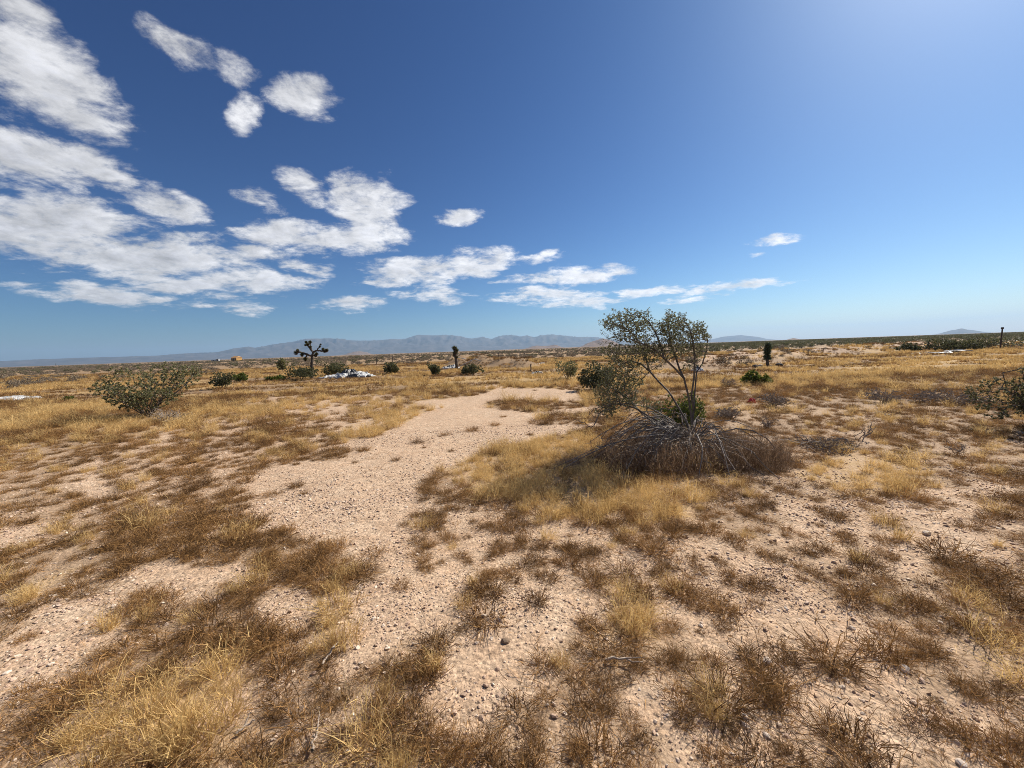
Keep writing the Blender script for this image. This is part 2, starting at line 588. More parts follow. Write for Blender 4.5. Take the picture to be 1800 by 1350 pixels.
def ground_material():
    m, N = new_mat('desert_gravel')
    geo = N.n('ShaderNodeNewGeometry')
    P = geo.outputs['Position']
    cov = N.n('ShaderNodeAttribute', attribute_name='cover').outputs['Fac']
    gold = N.n('ShaderNodeAttribute', attribute_name='gold').outputs['Fac']
    pale = N.n('ShaderNodeAttribute', attribute_name='pale').outputs['Fac']
    v1 = N.n('ShaderNodeTexVoronoi')
    N.put(v1.inputs['Vector'], P)
    v1.feature = 'SMOOTH_F1'
    v1.inputs['Smoothness'].default_value = 0.6
    v1.inputs['Scale'].default_value = 42.0
    v2 = N.n('ShaderNodeTexVoronoi')
    N.put(v2.inputs['Vector'], P)
    v2.inputs['Scale'].default_value = 130.0
    big = N.noise(P, 0.7, 4.0, 0.6)
    mid = N.noise(P, 7.0, 4.0, 0.65)
    sand = N.mix(N.rng(big, 0.3, 0.7), (0.495, 0.35, 0.235, 1), (0.56, 0.42, 0.295, 1))
    sand = N.mix(N.rng(mid, 0.35, 0.75), sand, (0.45, 0.295, 0.185, 1))
    s1 = N.n('ShaderNodeSeparateColor')
    N.put(s1.inputs[0], v1.outputs['Color'])
    s2 = N.n('ShaderNodeSeparateColor')
    N.put(s2.inputs[0], v2.outputs['Color'])
    peb = N.math('MULTIPLY_ADD', s1.outputs[0], 0.55, N.math('MULTIPLY', s2.outputs[1], 0.45))
    v3 = N.n('ShaderNodeTexVoronoi')
    N.put(v3.inputs['Vector'], P)
    v3.inputs['Scale'].default_value = 17.0
    s3 = N.n('ShaderNodeSeparateColor')
    N.put(s3.inputs[0], v3.outputs['Color'])
    spk = N.math('MULTIPLY', N.rng(s3.outputs[0], 0.80, 0.90), N.rng(v3.outputs['Distance'], 0.16, 0.30, 1.0, 0.0))
    spk2 = N.math('MULTIPLY', N.rng(s1.outputs[1], 0.70, 0.80), N.rng(v1.outputs['Distance'], 0.25, 0.42, 1.0, 0.0))
    peb = N.rng(peb, 0.15, 0.85, 0.60, 1.22)
    peb = N.math('MULTIPLY', peb, N.math('SUBTRACT', 1.0, N.math('MULTIPLY', N.math('MAXIMUM', spk, spk2), 0.5)))
    sc = N.n('ShaderNodeVectorMath', operation='SCALE')
    N.put(sc.inputs[0], sand)
    N.put(sc.inputs['Scale'], peb)
    litter = N.mix(N.noise(P, 22.0, 4.0, 0.7), (0.15, 0.095, 0.055, 1), (0.33, 0.225, 0.13, 1))
    straw = N.mix(N.noise(P, 6.0, 4.0, 0.7), (0.26, 0.165, 0.075, 1), (0.46, 0.31, 0.135, 1))
    veg = N.mix(gold, litter, straw)
    cf = N.math('ADD', cov, N.math('MULTIPLY', N.math('SUBTRACT', N.noise(P, 5.0, 5.0, 0.7), 0.5), 0.8))
    col = N.mix(N.rng(cf, 0.35, 0.85, 0.0, 0.95), sc.outputs[0], veg)
    # pale alkaline soil of the banks
    pale = N.math('MULTIPLY', pale, 0.7)
    col = N.mix(N.math('MULTIPLY', pale, N.rng(N.noise(P, 0.9, 6.0, 0.75), 0.44, 0.62)), col, (0.33, 0.235, 0.175, 1))
    p = N.n('ShaderNodeBsdfPrincipled')
    N.put(p.inputs['Base Color'], col)
    p.inputs['Roughness'].default_value = 0.92
    p.inputs['Specular IOR Level'].default_value = 0.2
    hgt = N.math('ADD', N.math('MULTIPLY', v1.outputs['Distance'], -0.8), N.math('MULTIPLY', N.noise(P, 95.0, 3.0, 0.6), 0.5))
    hgt = N.math('ADD', hgt, N.math('MULTIPLY', mid, 1.2))
    bp = N.n('ShaderNodeBump')
    bp.inputs['Strength'].default_value = 0.5
    bp.inputs['Distance'].default_value = 0.02
    N.put(bp.inputs['Height'], hgt)
    N.t.links.new(bp.outputs[0], p.inputs['Normal'])
    finish(N, p.outputs[0])
    return m


def mountain_material(name, c1, c2, sc):
    m, N = new_mat(name)
    geo = N.n('ShaderNodeNewGeometry')
    f = N.noise(geo.outputs['Position'], sc, 6.0, 0.65)
    p = N.n('ShaderNodeBsdfPrincipled')
    N.put(p.inputs['Base Color'], N.mix(N.rng(f, 0.35, 0.65), c1, c2))
    p.inputs['Roughness'].default_value = 0.95
    p.inputs['Specular IOR Level'].default_value = 0.1
    finish(N, p.outputs[0])
    return m


M_GROUND = ground_material()
M_MOUNT = mountain_material('mountain_rock', (0.045, 0.04, 0.038, 1), (0.10, 0.085, 0.075, 1), 0.004)
M_HILL = mountain_material('hill_rock', (0.13, 0.085, 0.06, 1), (0.22, 0.15, 0.105, 1), 0.02)
M_GOLD = leafy_material('straw_grass', (0.34, 0.20, 0.065, 1), (0.85, 0.61, 0.27, 1), 0.38)
M_BROWN = leafy_material('brown_weed', (0.06, 0.028, 0.010, 1), (0.49, 0.275, 0.10, 1), 0.25)
M_CREO = leafy_material('creosote_leaf', (0.075, 0.08, 0.03, 1), (0.34, 0.32, 0.145, 1), 0.36, spec=0.5, rough=0.5)
M_DARKLEAF = leafy_material('dark_creosote_leaf', (0.05, 0.055, 0.022, 1), (0.20, 0.195, 0.085, 1), 0.3, spec=0.4, rough=0.55)
M_GREEN = leafy_material('bright_green_leaf', (0.06, 0.085, 0.012, 1), (0.18, 0.21, 0.035, 1), 0.35, spec=0.4, rough=0.55)
M_SAGE = leafy_material('grey_scrub_leaf', (0.13, 0.10, 0.07, 1), (0.30, 0.24, 0.16, 1), 0.2)
M_THICKET = leafy_material('dead_thicket', (0.10, 0.058, 0.033, 1), (0.58, 0.40, 0.25, 1), 0.2)
M_BARK = rough_material('grey_bark', (0.055, 0.045, 0.038, 1), (0.20, 0.17, 0.145, 1), 9.0)
M_DEAD = leafy_material('bleached_twig', (0.035, 0.028, 0.024, 1), (0.30, 0.255, 0.22, 1), 0.0, vary=0.1)
M_GREYTWIG = leafy_material('grey_twig', (0.15, 0.115, 0.088, 1), (0.44, 0.36, 0.285, 1), 0.0, vary=0.2)
M_JTRUNK = rough_material('joshua_bark', (0.05, 0.035, 0.026, 1), (0.13, 0.10, 0.075, 1), 12.0)
M_JLEAF = leafy_material('joshua_leaf', (0.06, 0.06, 0.025, 1), (0.20, 0.19, 0.085, 1), 0.15, vary=0.2)
M_YUCCA = leafy_material('yucca_leaf', (0.05, 0.075, 0.045, 1), (0.17, 0.21, 0.12, 1), 0.12, vary=0.2)
M_JDEAD = leafy_material('joshua_thatch', (0.07, 0.045, 0.03, 1), (0.22, 0.15, 0.09, 1), 0.1)
M_WHITE = rough_material('white_plastic', (0.24, 0.24, 0.24, 1), (0.60, 0.60, 0.59, 1), 3.0, 0.5, 0.2, 20.0, 0.4)
M_BLACK = rough_material('black_plastic', (0.015, 0.015, 0.017, 1), (0.06, 0.06, 0.062, 1), 5.0, 0.45, 0.2, 20.0, 0.5)
M_GREYPL = rough_material('grey_plastic', (0.20, 0.21, 0.22, 1), (0.45, 0.45, 0.45, 1), 5.0, 0.6, 0.2, 20.0)
M_RED = rough_material('red_plastic', (0.45, 0.015, 0.02, 1), (0.62, 0.04, 0.04, 1), 20.0, 0.4, 0.1, 30.0, 0.5)
M_POST = rough_material('weathered_post', (0.035, 0.026, 0.022, 1), (0.10, 0.075, 0.06, 1), 8.0)
M_STONE = rough_material('dark_stone', (0.03, 0.025, 0.022, 1), (0.09, 0.07, 0.06, 1), 9.0)
M_PALE = rough_material('pale_stone', (0.42, 0.33, 0.26, 1), (0.68, 0.58, 0.49, 1), 14.0)
M_BROWNST = rough_material('brown_stone', (0.17, 0.115, 0.075, 1), (0.30, 0.21, 0.14, 1), 9.0)
M_OCHRE = rough_material('ochre_wall', (0.48, 0.27, 0.08, 1), (0.60, 0.36, 0.13, 1), 0.8)
M_ROOF = rough_material('tan_roof', (0.36, 0.20, 0.09, 1), (0.46, 0.28, 0.13, 1), 1.0)
M_DARKWIN = rough_material('dark_window', (0.012, 0.012, 0.014, 1), (0.03, 0.03, 0.032, 1), 2.0, 0.3, 0.0)


def gravel_material():
    m, N = new_mat('loose_gravel')
    oi = N.n('ShaderNodeObjectInfo')
    cr = N.n('ShaderNodeValToRGB')
    cr.color_ramp.elements[0].color = (0.32, 0.225, 0.16, 1)
    cr.color_ramp.elements[1].color = (0.64, 0.53, 0.42, 1)
    e = cr.color_ramp.elements.new(0.55)
    e.color = (0.47, 0.325, 0.235, 1)
    N.put(cr.inputs[0], oi.outputs['Random'])
    p = N.n('ShaderNodeBsdfPrincipled')
    N.put(p.inputs['Base Color'], cr.outputs[0])
    p.inputs['Roughness'].default_value = 0.85
    p.inputs['Specular IOR Level'].default_value = 0.25
    finish(N, p.outputs[0])
    return m


M_GRAVEL = gravel_material()

# ------------------------------------------------------------------ ground sheet
def sinh_axis(lo, hi, a, n, c=0.0):
    t = np.linspace(math.asinh((lo - c) / a), math.asinh((hi - c) / a), n)
    return a * np.sinh(t) + c


gx = sinh_axis(-15000, 15000, 4.0, 620)
gy = sinh_axis(-3000, 15500, 4.0, 520, 4.0)
GX, GY = np.meshgrid(gx, gy)
GZ = height(GX, GY)
nb, na = GX.shape
idx = np.arange(nb * na).reshape(nb, na)
gf = np.stack([idx[:-1, :-1], idx[:-1, 1:], idx[1:, 1:], idx[1:, :-1]], -1).reshape(-1, 4)
gd = np.hypot(GX, GY)
cover = 1 - bare_amount(GX, GY)
cover = cover * (0.60 + 0.4 * smooth((gd - 9) / 14))
cover = np.where(gd > 60, 0.85 + 0.5 * fbm(GX * 0.05, GY * 0.05, 77, 3), cover)
pale = np.clip(berm_amount(GX, GY) * 1.2 * 1.0, 0, 1)
cover = cover * (1 - 0.55 * np.clip(pale, 0, 1))
ground = add_obj('ground', mesh_np('ground', np.column_stack([GX.ravel(), GY.ravel(), GZ.ravel()]), gf, [M_GROUND],
                                   {'cover': cover.ravel(), 'gold': gold_amount(GX, GY).ravel(), 'pale': pale.ravel()}, True))
tag(ground, 'pinkish gravel desert floor with bare fan and dry grass', kind='structure')

# ------------------------------------------------------------------ mountains and hills
RANGE = [(-260, 640), (-120, 638), (0, 635), (62, 632), (125, 629), (212, 627), (275, 625), (325, 621), (380, 619), (412, 612), (435, 609),
         (450, 611), (480, 605), (510, 601), (540, 595), (580, 594), (620, 598), (660, 598), (684, 596), (710, 596), (734, 588),
         (764, 589), (788, 588.6), (810, 591.6), (828, 595), (846, 592), (864, 595.6), (884, 589), (906, 589), (916, 591.6),
         (928, 589.6), (940, 593), (952, 589), (970, 587.5), (994, 590), (1012, 592), (1046, 592), (1064, 595), (1090, 598.5), (1130, 602), (1180, 604)]
RANGE2 = [(1215, 602), (1250, 596.5), (1271, 591.5), (1302, 588.6), (1333, 592), (1350, 596), (1380, 597)]


def px_azel(px, py):
    d = ray(px, py)
    return math.atan2(d[0], d[1]), math.atan2(d[2], math.hypot(d[0], d[1]))


def ridge_object(name, pts, dist, depth, mat, label, na_=420, nr=46, seed=5, rough=0.35, kind='structure'):
    ae = np.array([px_azel(*p) for p in pts])
    az = np.linspace(ae[0, 0], ae[-1, 0], na_)
    h = np.tan(np.interp(az, ae[:, 0], ae[:, 1])) * dist + CAM_H
    h = np.maximum(h, 0)
    edge = smooth((az - az[0]) / 0.03) * smooth((az[-1] - az) / 0.03)
    t = np.linspace(-1, 1, nr)
    A, T = np.meshgrid(az, t)
    Rr = dist + T * depth
    X, Y = np.sin(A) * Rr, np.cos(A) * Rr
    s = 7.0 / depth
    ridg = 1 - np.abs(2 * fbm(X * s, Y * s, seed, 5, 0.55) - 1)
    prof = np.clip(1 - np.abs(T), 0, 1) ** 1.15
    Z = h[None, :] * edge[None, :] * prof * (1 + rough * (ridg - 0.75) * 2.2 * (1 - np.exp(-((T) / 0.12) ** 2)))
    Z = Z - 3.0 * (np.abs(T) > 0.97)
    ii = np.arange(nr * na_).reshape(nr, na_)
    f = np.stack([ii[:-1, :-1], ii[:-1, 1:], ii[1:, 1:], ii[1:, :-1]], -1).reshape(-1, 4)
    o = add_obj(name, mesh_np(name, np.column_stack([X.ravel(), Y.ravel(), Z.ravel()]), f, [mat], None, True))
    return tag(o, label, kind=kind)


ridge_object('mountains', RANGE, 11000, 2300, M_MOUNT, 'long hazy blue mountain range on the horizon', rough=0.5)
ridge_object('mountains', RANGE2, 12500, 1500, M_MOUNT, 'low isolated blue mountain behind the large creosote bush', 90, 30, 9)
ridge_object('hill', [(590, 626), (606, 622.5), (622, 618), (632, 617), (645, 619), (656, 623), (668, 624)], 5200, 420, M_HILL, 'small dark hill on the plain below the mountains', 60, 24, 15, 0.2)
ridge_object('hill', [(915, 613), (930, 610), (943, 607), (952, 608), (962, 608), (975, 605.5), (985, 607), (996, 610)], 3600, 320, M_HILL, 'low brown twin-topped hill at the foot of the mountains', 60, 24, 18, 0.2)
ridge_object('hill', [(1012, 610), (1022, 607), (1038, 601), (1050, 597), (1060, 594), (1070, 597), (1084, 601), (1100, 605)], 3300, 300, M_HILL, 'brown pointed hill just left of the large creosote bush', 60, 24, 21, 0.25)
ridge_object('hill', [(1376, 597), (1386, 592), (1394, 590.5), (1404, 591.5), (1414, 596)], 3000, 160, M_HILL, 'tiny dark knoll on the right skyline', 40, 18, 25, 0.2)
ridge_object('hill', [(1630, 589), (1660, 582), (1680, 579), (1690, 576.5), (1700, 579), (1740, 583), (1760, 586)], 9500, 500, M_MOUNT, 'pale distant peak barely rising above the right skyline', 50, 18, 28, 0.2)

# ------------------------------------------------------------------ air
def box_mesh(name, lo, hi, mats=()):
    (x0, y0, z0), (x1, y1, z1) = lo, hi
    v_ = [(x0, y0, z0), (x1, y0, z0), (x1, y1, z0), (x0, y1, z0), (x0, y0, z1), (x1, y0, z1), (x1, y1, z1), (x0, y1, z1)]
    f_ = [(0, 3, 2, 1), (4, 5, 6, 7), (0, 1, 5, 4), (1, 2, 6, 5), (2, 3, 7, 6), (3, 0, 4, 7)]
    return mesh_np(name, v_, f_, mats)


m_haze, N = new_mat('air')
pv = N.n('ShaderNodeVolumePrincipled')
pv.inputs['Color'].default_value = (0.46, 0.68, 0.96, 1)
pv.inputs['Density'].default_value = 0.000068
pv.inputs['Anisotropy'].default_value = 0.2
ho = N.n('ShaderNodeOutputMaterial')
N.t.links.new(pv.outputs[0], ho.inputs['Volume'])
haze = add_obj('haze', box_mesh('haze', (-18000, -3500, -6), (18000, 18000, 600), [m_haze]))
tag(haze, 'thin blue desert haze in front of the mountains', kind='stuff')

# ------------------------------------------------------------------ grass and gravel (uncountable: instanced)
rng = np.random.default_rng(7)
PROTO = {}


def proto_collection(name, meshes):
    c = bpy.data.collections.new(name)
    for i, me in enumerate(meshes):
        o = bpy.data.objects.new('%s_%02d' % (name, i), me)
        c.objects.link(o)
    return c


def scatter(name, coll, pts, rot, scl, idx_, label, cat=None):
    me = bpy.data.meshes.new(name)
    n = len(pts)
    me.vertices.add(n)
    me.vertices.foreach_set('co', np.asarray(pts, np.float32).ravel())
    for an, arr, ty, key in (('rot', rot, 'FLOAT_VECTOR', 'vector'), ('scl', scl, 'FLOAT_VECTOR', 'vector'), ('pick', idx_, 'INT', 'value')):
        a = me.attributes.new(an, ty, 'POINT')
        a.data.foreach_set(key, np.asarray(arr, np.int32 if ty == 'INT' else np.float32).ravel())
    o = add_obj(name, me)
    tag(o, label, cat, kind='stuff')
    g = bpy.data.node_groups.new(name, 'GeometryNodeTree')
    g.interface.new_socket('Geometry', in_out='INPUT', socket_type='NodeSocketGeometry')
    g.interface.new_socket('Geometry', in_out='OUTPUT', socket_type='NodeSocketGeometry')
    gi = g.nodes.new('NodeGroupInput')
    go = g.nodes.new('NodeGroupOutput')
    ci = g.nodes.new('GeometryNodeCollectionInfo')
    ci.inputs['Collection'].default_value = coll
    ci.inputs['Separate Children'].default_value = True
    ci.inputs['Reset Children'].default_value = True
    ip = g.nodes.new('GeometryNodeInstanceOnPoints')
    ip.inputs['Pick Instance'].default_value = True

    def named(nm, dt):
        a_ = g.nodes.new('GeometryNodeInputNamedAttribute')
        a_.data_type = dt
        a_.inputs['Name'].default_value = nm
        return next(s for s in a_.outputs if s.enabled and s.name == 'Attribute')
    er = g.nodes.new('FunctionNodeEulerToRotation')
    L = g.links.new
    L(gi.outputs[0], ip.inputs['Points'])
    L(ci.outputs[0], ip.inputs['Instance'])
    L(named('pick', 'INT'), ip.inputs['Instance Index'])
    L(named('rot', 'FLOAT_VECTOR'), er.inputs[0])
    L(er.outputs[0], ip.inputs['Rotation'])
    L(named('scl', 'FLOAT_VECTOR'), ip.inputs['Scale'])
    L(ip.outputs[0], go.inputs[0])
    md = o.modifiers.new('scatter', 'NODES')
    md.node_group = g
    return o


def blade_mesh(name, seed, n, rad, lmin, lmax, lean, droop, width, mat, segs=3, curl=0.0, tone=(0.2, 0.9), side_twigs=0):
    r = np.random.default_rng(seed)
    ang = r.uniform(0, 2 * math.pi, n)
    rr = rad * np.sqrt(r.uniform(0, 1, n))
    base = np.column_stack([rr * np.cos(ang), rr * np.sin(ang), np.full(n, -0.01)])
    out = ang + r.normal(0, 0.9, n)
    tilt = np.clip(np.abs(r.normal(lean, 0.3, n)), 0.02, 1.5)
    d0 = np.column_stack([np.sin(tilt) * np.cos(out), np.sin(tilt) * np.sin(out), np.cos(tilt)])
    L_ = r.uniform(lmin, lmax, n)
    k = segs + 1
    s = np.linspace(0, 1, k)
    paths = base[:, None, :] + d0[:, None, :] * (L_[:, None] * s)[:, :, None]
    paths[:, :, 2] -= (droop * r.uniform(0.4, 1.4, n) * L_)[:, None] * s[None, :] ** 2
    cv = r.normal(0, curl, (n, 3)) * L_[:, None]
    paths += cv[:, None, :] * (s ** 2)[None, :, None]
    cv2 = r.normal(0, curl * 0.8, (n, 3)) * L_[:, None]
    paths += cv2[:, None, :] * np.sin(s * math.pi)[None, :, None]
    paths[:, :, 2] = np.maximum(paths[:, :, 2], 0.004)
    paths[:, 0, 2] = -0.015
    tn = r.uniform(tone[0], tone[1], n)
    allp, allw, allt = [paths], [width * r.uniform(0.6, 1.3, n)[:, None] * (1 - 0.75 * s)[None, :]], [tn]
    for _ in range(side_twigs):
        j = r.integers(1, k, n)
        st = paths[np.arange(n), j]
        dd = unit(r.normal(0, 1, (n, 3)) + d0 * 0.8)
        ln = L_ * r.uniform(0.12, 0.35, n)
        pp = st[:, None, :] + dd[:, None, :] * (ln[:, None] * s)[:, :, None]
        pp[:, :, 2] = np.maximum(pp[:, :, 2], 0.004)
        allp.append(pp)
        allw.append(width * 0.7 * np.ones((n, 1)) * (1 - 0.6 * s)[None, :])
        allt.append(np.clip(tn + 0.1, 0, 1))
    P_ = np.concatenate(allp)
    W_ = np.concatenate(allw)
    T_ = np.concatenate(allt)
    tan = unit(P_[:, -1] - P_[:, 0])
    sd = unit(np.cross(tan, r.normal(0, 1, (len(P_), 3))))
    v_, f_ = ribbons(P_, W_, sd)
    return mesh_np(name, v_, f_, [mat], {'tone': np.repeat(T_, k * 2)})


weeds = [blade_mesh('weed_%d' % i, 100 + i, int(135 + 16 * i), .040 + .012 * (i % 3), .04, .105 + .015 * (i % 4), .7 + .12 * (i % 4), .2, .0031, M_BROWN, 3, .30, (.0, .85 + .05 * (i % 3)), 2) for i in range(6)]
golds = [blade_mesh('straw_%d' % i, 140 + i, 110 + 15 * i, .035 + .015 * i, .08, .17 + .03 * (i % 3), .25 + .1 * (i % 3), .2, .0032, M_GOLD, 3, .16, (.1, 1.0), 1) for i in range(4)]
litters = [blade_mesh('litter_%d' % i, 160 + i, 46, .15, .02, .10, 1.45, .12, .0036, M_BROWN, 2, .15, (.3, 1.0)) for i in range(3)]


def tuft_patch(name, seed, n_tuft, rad, mat, per, lmin, lmax, lean, width, tone):
    """a patch of separate small tufts, for the middle distance"""
    r = np.random.default_rng(seed)
    parts, tones = [], []
    for q in range(n_tuft):
        a_, d_ = r.uniform(0, 6.283), rad * math.sqrt(r.uniform(0, 1))
        c = np.array([math.cos(a_) * d_, math.sin(a_) * d_, 0])
        sz = r.uniform(.6, 1.3)
        az_ = r.uniform(0, 6.283, per)
        tl = np.abs(r.normal(lean, .3, per))
        dv = np.column_stack([np.sin(tl) * np.cos(az_), np.sin(tl) * np.sin(az_), np.cos(tl)])
        L_ = r.uniform(lmin, lmax, per) * sz
        b_ = c + np.column_stack([r.normal(0, .035, per), r.normal(0, .035, per), np.full(per, -.02)])
        s_ = np.array([0, .55, 1.0])
        P_ = b_[:, None, :] + dv[:, None, :] * (L_[:, None] * s_)[:, :, None] + (r.normal(0, .18, (per, 3)) * L_[:, None])[:, None, :] * (s_ ** 2)[None, :, None]
        sd = unit(np.cross(dv, r.normal(0, 1, (per, 3))))
        parts.append(ribbons(P_, width * np.array([1.0, .8, .2])[None, :] * np.ones((per, 1)), sd))
        tones.append(np.repeat(np.clip(r.normal(r.uniform(tone[0], tone[1]), .22, per), 0, 1), 6))
    v_, f_ = join_np(parts)
    return mesh_np(name, v_, f_, [mat], {'tone': np.concatenate(tones)})


farw = [tuft_patch('far_weed_%d' % i, 180 + i, 11, .6, M_BROWN, 26, .05, .13, .8, .011, (.05, .7)) for i in range(3)]
farw += [tuft_patch('far_straw_%d' % i, 190 + i, 13, .6, M_GOLD, 26, .07, .17, .35, .010, (.15, .9)) for i in range(3)]
C_GRASS = proto_collection('grass_kinds', weeds + golds + litters)          # 0-5 weed, 6-9 straw, 10-12 litter
C_FAR = proto_collection('far_grass_kinds', farw)


def pebble_mesh(name, seed):
    r = np.random.default_rng(seed)
    import bmesh
    bm = bmesh.new()
    bmesh.ops.create_icosphere(bm, subdivisions=1, radius=1.0)
    for v_ in bm.verts:
        v_.co = v_.co * r.uniform(0.75, 1.2)
        v_.co.x *= 1.25
        v_.co.z *= 0.6
    me = bpy.data.meshes.new(name)
    bm.to_mesh(me)
    bm.free()
    me.materials.append(M_GRAVEL)
    return me


C_PEB = proto_collection('gravel_kinds', [pebble_mesh('pebble_%d' % i, 60 + i) for i in range(5)])


def field_points(n_per_m2, y0, y1, spread=1.62, margin=1.2):
    """random points on the ground in the wedge in front of the viewer"""
    area = (y1 - y0) * (spread * (y0 + y1) + 2 * margin)
    n = int(area * n_per_m2)
    yy = rng.uniform(y0, y1, n * 2)
    wmax = spread * y1 + margin
    keep = rng.uniform(0, 1, n * 2) < (spread * yy + margin) / wmax
    yy = yy[keep][:n]
    xx = rng.uniform(-1, 1, len(yy)) * (spread * np.maximum(yy, 0.2) + margin)
    return xx, yy


def clear_of_things(x, y):
    k = mound_amount(x, y) < 9.0
    return k


def grow(y0, y1, cell, size=(0.7, 1.3), spread=1.62, margin=1.2):
    """separate tufts on a jittered grid, thinned by how open the ground is"""
    wmax = spread * y1 + margin
    gx_, gy_ = np.meshgrid(np.arange(-wmax, wmax, cell), np.arange(y0, y1, cell))
    x = (gx_ + rng.uniform(-.5, .5, gx_.shape) * cell).ravel()
    y = (gy_ + rng.uniform(-.5, .5, gy_.shape) * cell).ravel()
    k = np.abs(x) < spread * y + margin
    x, y = x[k], y[k]
    b = bare_amount(x, y)
    g = gold_amount(x, y)
    d = np.hypot(x, y)
    f1 = 1.0 / np.clip(0.16 * d, 0.40, 1.8)
    big = fbm(x * f1, y * f1 * 1.3, 91, 3)
    f2 = 1.0 / np.clip(0.05 * d, 0.2, 0.7)
    cl = fbm(x * f2, y * f2 * 1.3, 93, 2)
    openness = smooth((big - .40) / .16) * .6 + smooth((cl - .42) / .16) * .4
    prob = np.where(b > .9, .006 + .07 * smooth((cl - .66) / .05), np.where(b > .7, .09 + .34 * openness, np.where(b > .4, .16 + .56 * openness, .54 + .45 * openness)))
    prob = np.where((g > .5) & (b < .9), np.maximum(prob, .60), prob)
    k = rng.uniform(0, 1, len(x)) < prob
    x, y, g, b, op = x[k], y[k], g[k], b[k], openness[k]
    n = len(x)
    isg = rng.uniform(0, 1, n) < (g * .72 + .09)
    pick = np.where(isg, rng.integers(6, 10, n), rng.integers(0, 6, n))
    s = rng.uniform(size[0], size[1], n) * rng.choice([.7, 1.0, 1.0, 1.3], n) * (.8 + .35 * op)
    s = np.where(b > .9, s * .7, s)
    return x, y, pick, s


near = [grow(0.6, 3.6, .115, (.55, 1.12)), grow(3.6, 8.0, .15, (.7, 1.25)), grow(8.0, 17.0, .24, (1.0, 1.8))]
X = np.concatenate([a[0] for a in near])
Y = np.concatenate([a[1] for a in near])
PK = np.concatenate([a[2] for a in near])
S = np.concatenate([a[3] for a in near])
# flat litter between the tufts
lx, ly = field_points(24, 0.6, 7.0)
lb = bare_amount(lx, ly)
k = rng.uniform(0, 1, len(lx)) < np.where(lb > .9, .03, .5)
lx, ly = lx[k], ly[k]
X = np.concatenate([X, lx])
Y = np.concatenate([Y, ly])
PK = np.concatenate([PK, rng.integers(10, 13, len(lx))])
S = np.concatenate([S, rng.uniform(.7, 1.4, len(lx))])
n = len(X)
Z = height(X, Y)
rot = np.column_stack([rng.normal(0, .08, n), rng.normal(0, .08, n), rng.uniform(0, 6.283, n)])
scl = np.column_stack([S, S, S * rng.uniform(.62, 1.05, n)])
scatter('dry_grass', C_GRASS, np.column_stack([X, Y, Z]), rot, scl, PK, 'dry brown weeds and straw grass covering the near ground')
print('near grass', n)

x, y = field_points(2.6, 15, 62, 1.5, 3)
b = bare_amount(x, y)
g = gold_amount(x, y)
patch = fbm(x * 0.35, y * 0.7, 95, 3)
prob = np.where(b > .9, 0.01, np.where(b > .4, .55 * smooth((patch - .45) / .12), .30 + .70 * smooth((patch - .36) / .15)))
prob = prob * np.where(berm_amount(x, y) > .25, .7, 1.0)
k = (rng.uniform(0, 1, len(x)) < prob) & clear_of_things(x, y)
x, y, g = x[k], y[k], g[k]
n = len(x)
pk = np.where(rng.uniform(0, 1, n) < g * .52 + .10, rng.integers(3, 6, n), rng.integers(0, 3, n))
s = rng.uniform(.7, 1.5, n)
scatter('dry_grass', C_FAR, np.column_stack([x, y, height(x, y) - .01]), np.column_stack([np.zeros(n), np.zeros(n), rng.uniform(0, 6.28, n)]),
        np.column_stack([s, s, s * rng.uniform(.8, 1.3, n)]), pk, 'golden dry grass streaking the middle distance of the plain')
print('far grass', n)

# loose gravel
xs, ys = [], []
for (d_, a_, b_) in ((2800, 0.6, 2.6), (1300, 2.6, 4.5), (450, 4.5, 8.0)):
    x, y = field_points(d_, a_, b_, 1.45, .5)
    p = np.where(bare_amount(x, y) > .7, .50, .22) * np.clip(.45 + 1.5 * smooth((fbm(x * 1.6, y * 1.6, 303, 3) - .35) / .3), 0, 2)
    k = rng.uniform(0, 1, len(x)) < p
    xs.append(x[k])
    ys.append(y[k])
x, y = np.concatenate(xs), np.concatenate(ys)
n = len(x)
s = 0.003 + 0.0032 * rng.exponential(0.75, n)
s = np.clip(s * np.clip(np.hypot(x, y) / 3.0, .9, 1.5), .003, .0145)
scatter('gravel', C_PEB, np.column_stack([x, y, height(x, y) + s * .15]), np.column_stack([rng.normal(0, .4, n), rng.normal(0, .4, n), rng.uniform(0, 6.28, n)]),
        np.column_stack([s, s, s]), rng.integers(0, 5, n), 'loose pinkish gravel strewn over the bare ground')
print('gravel', n)

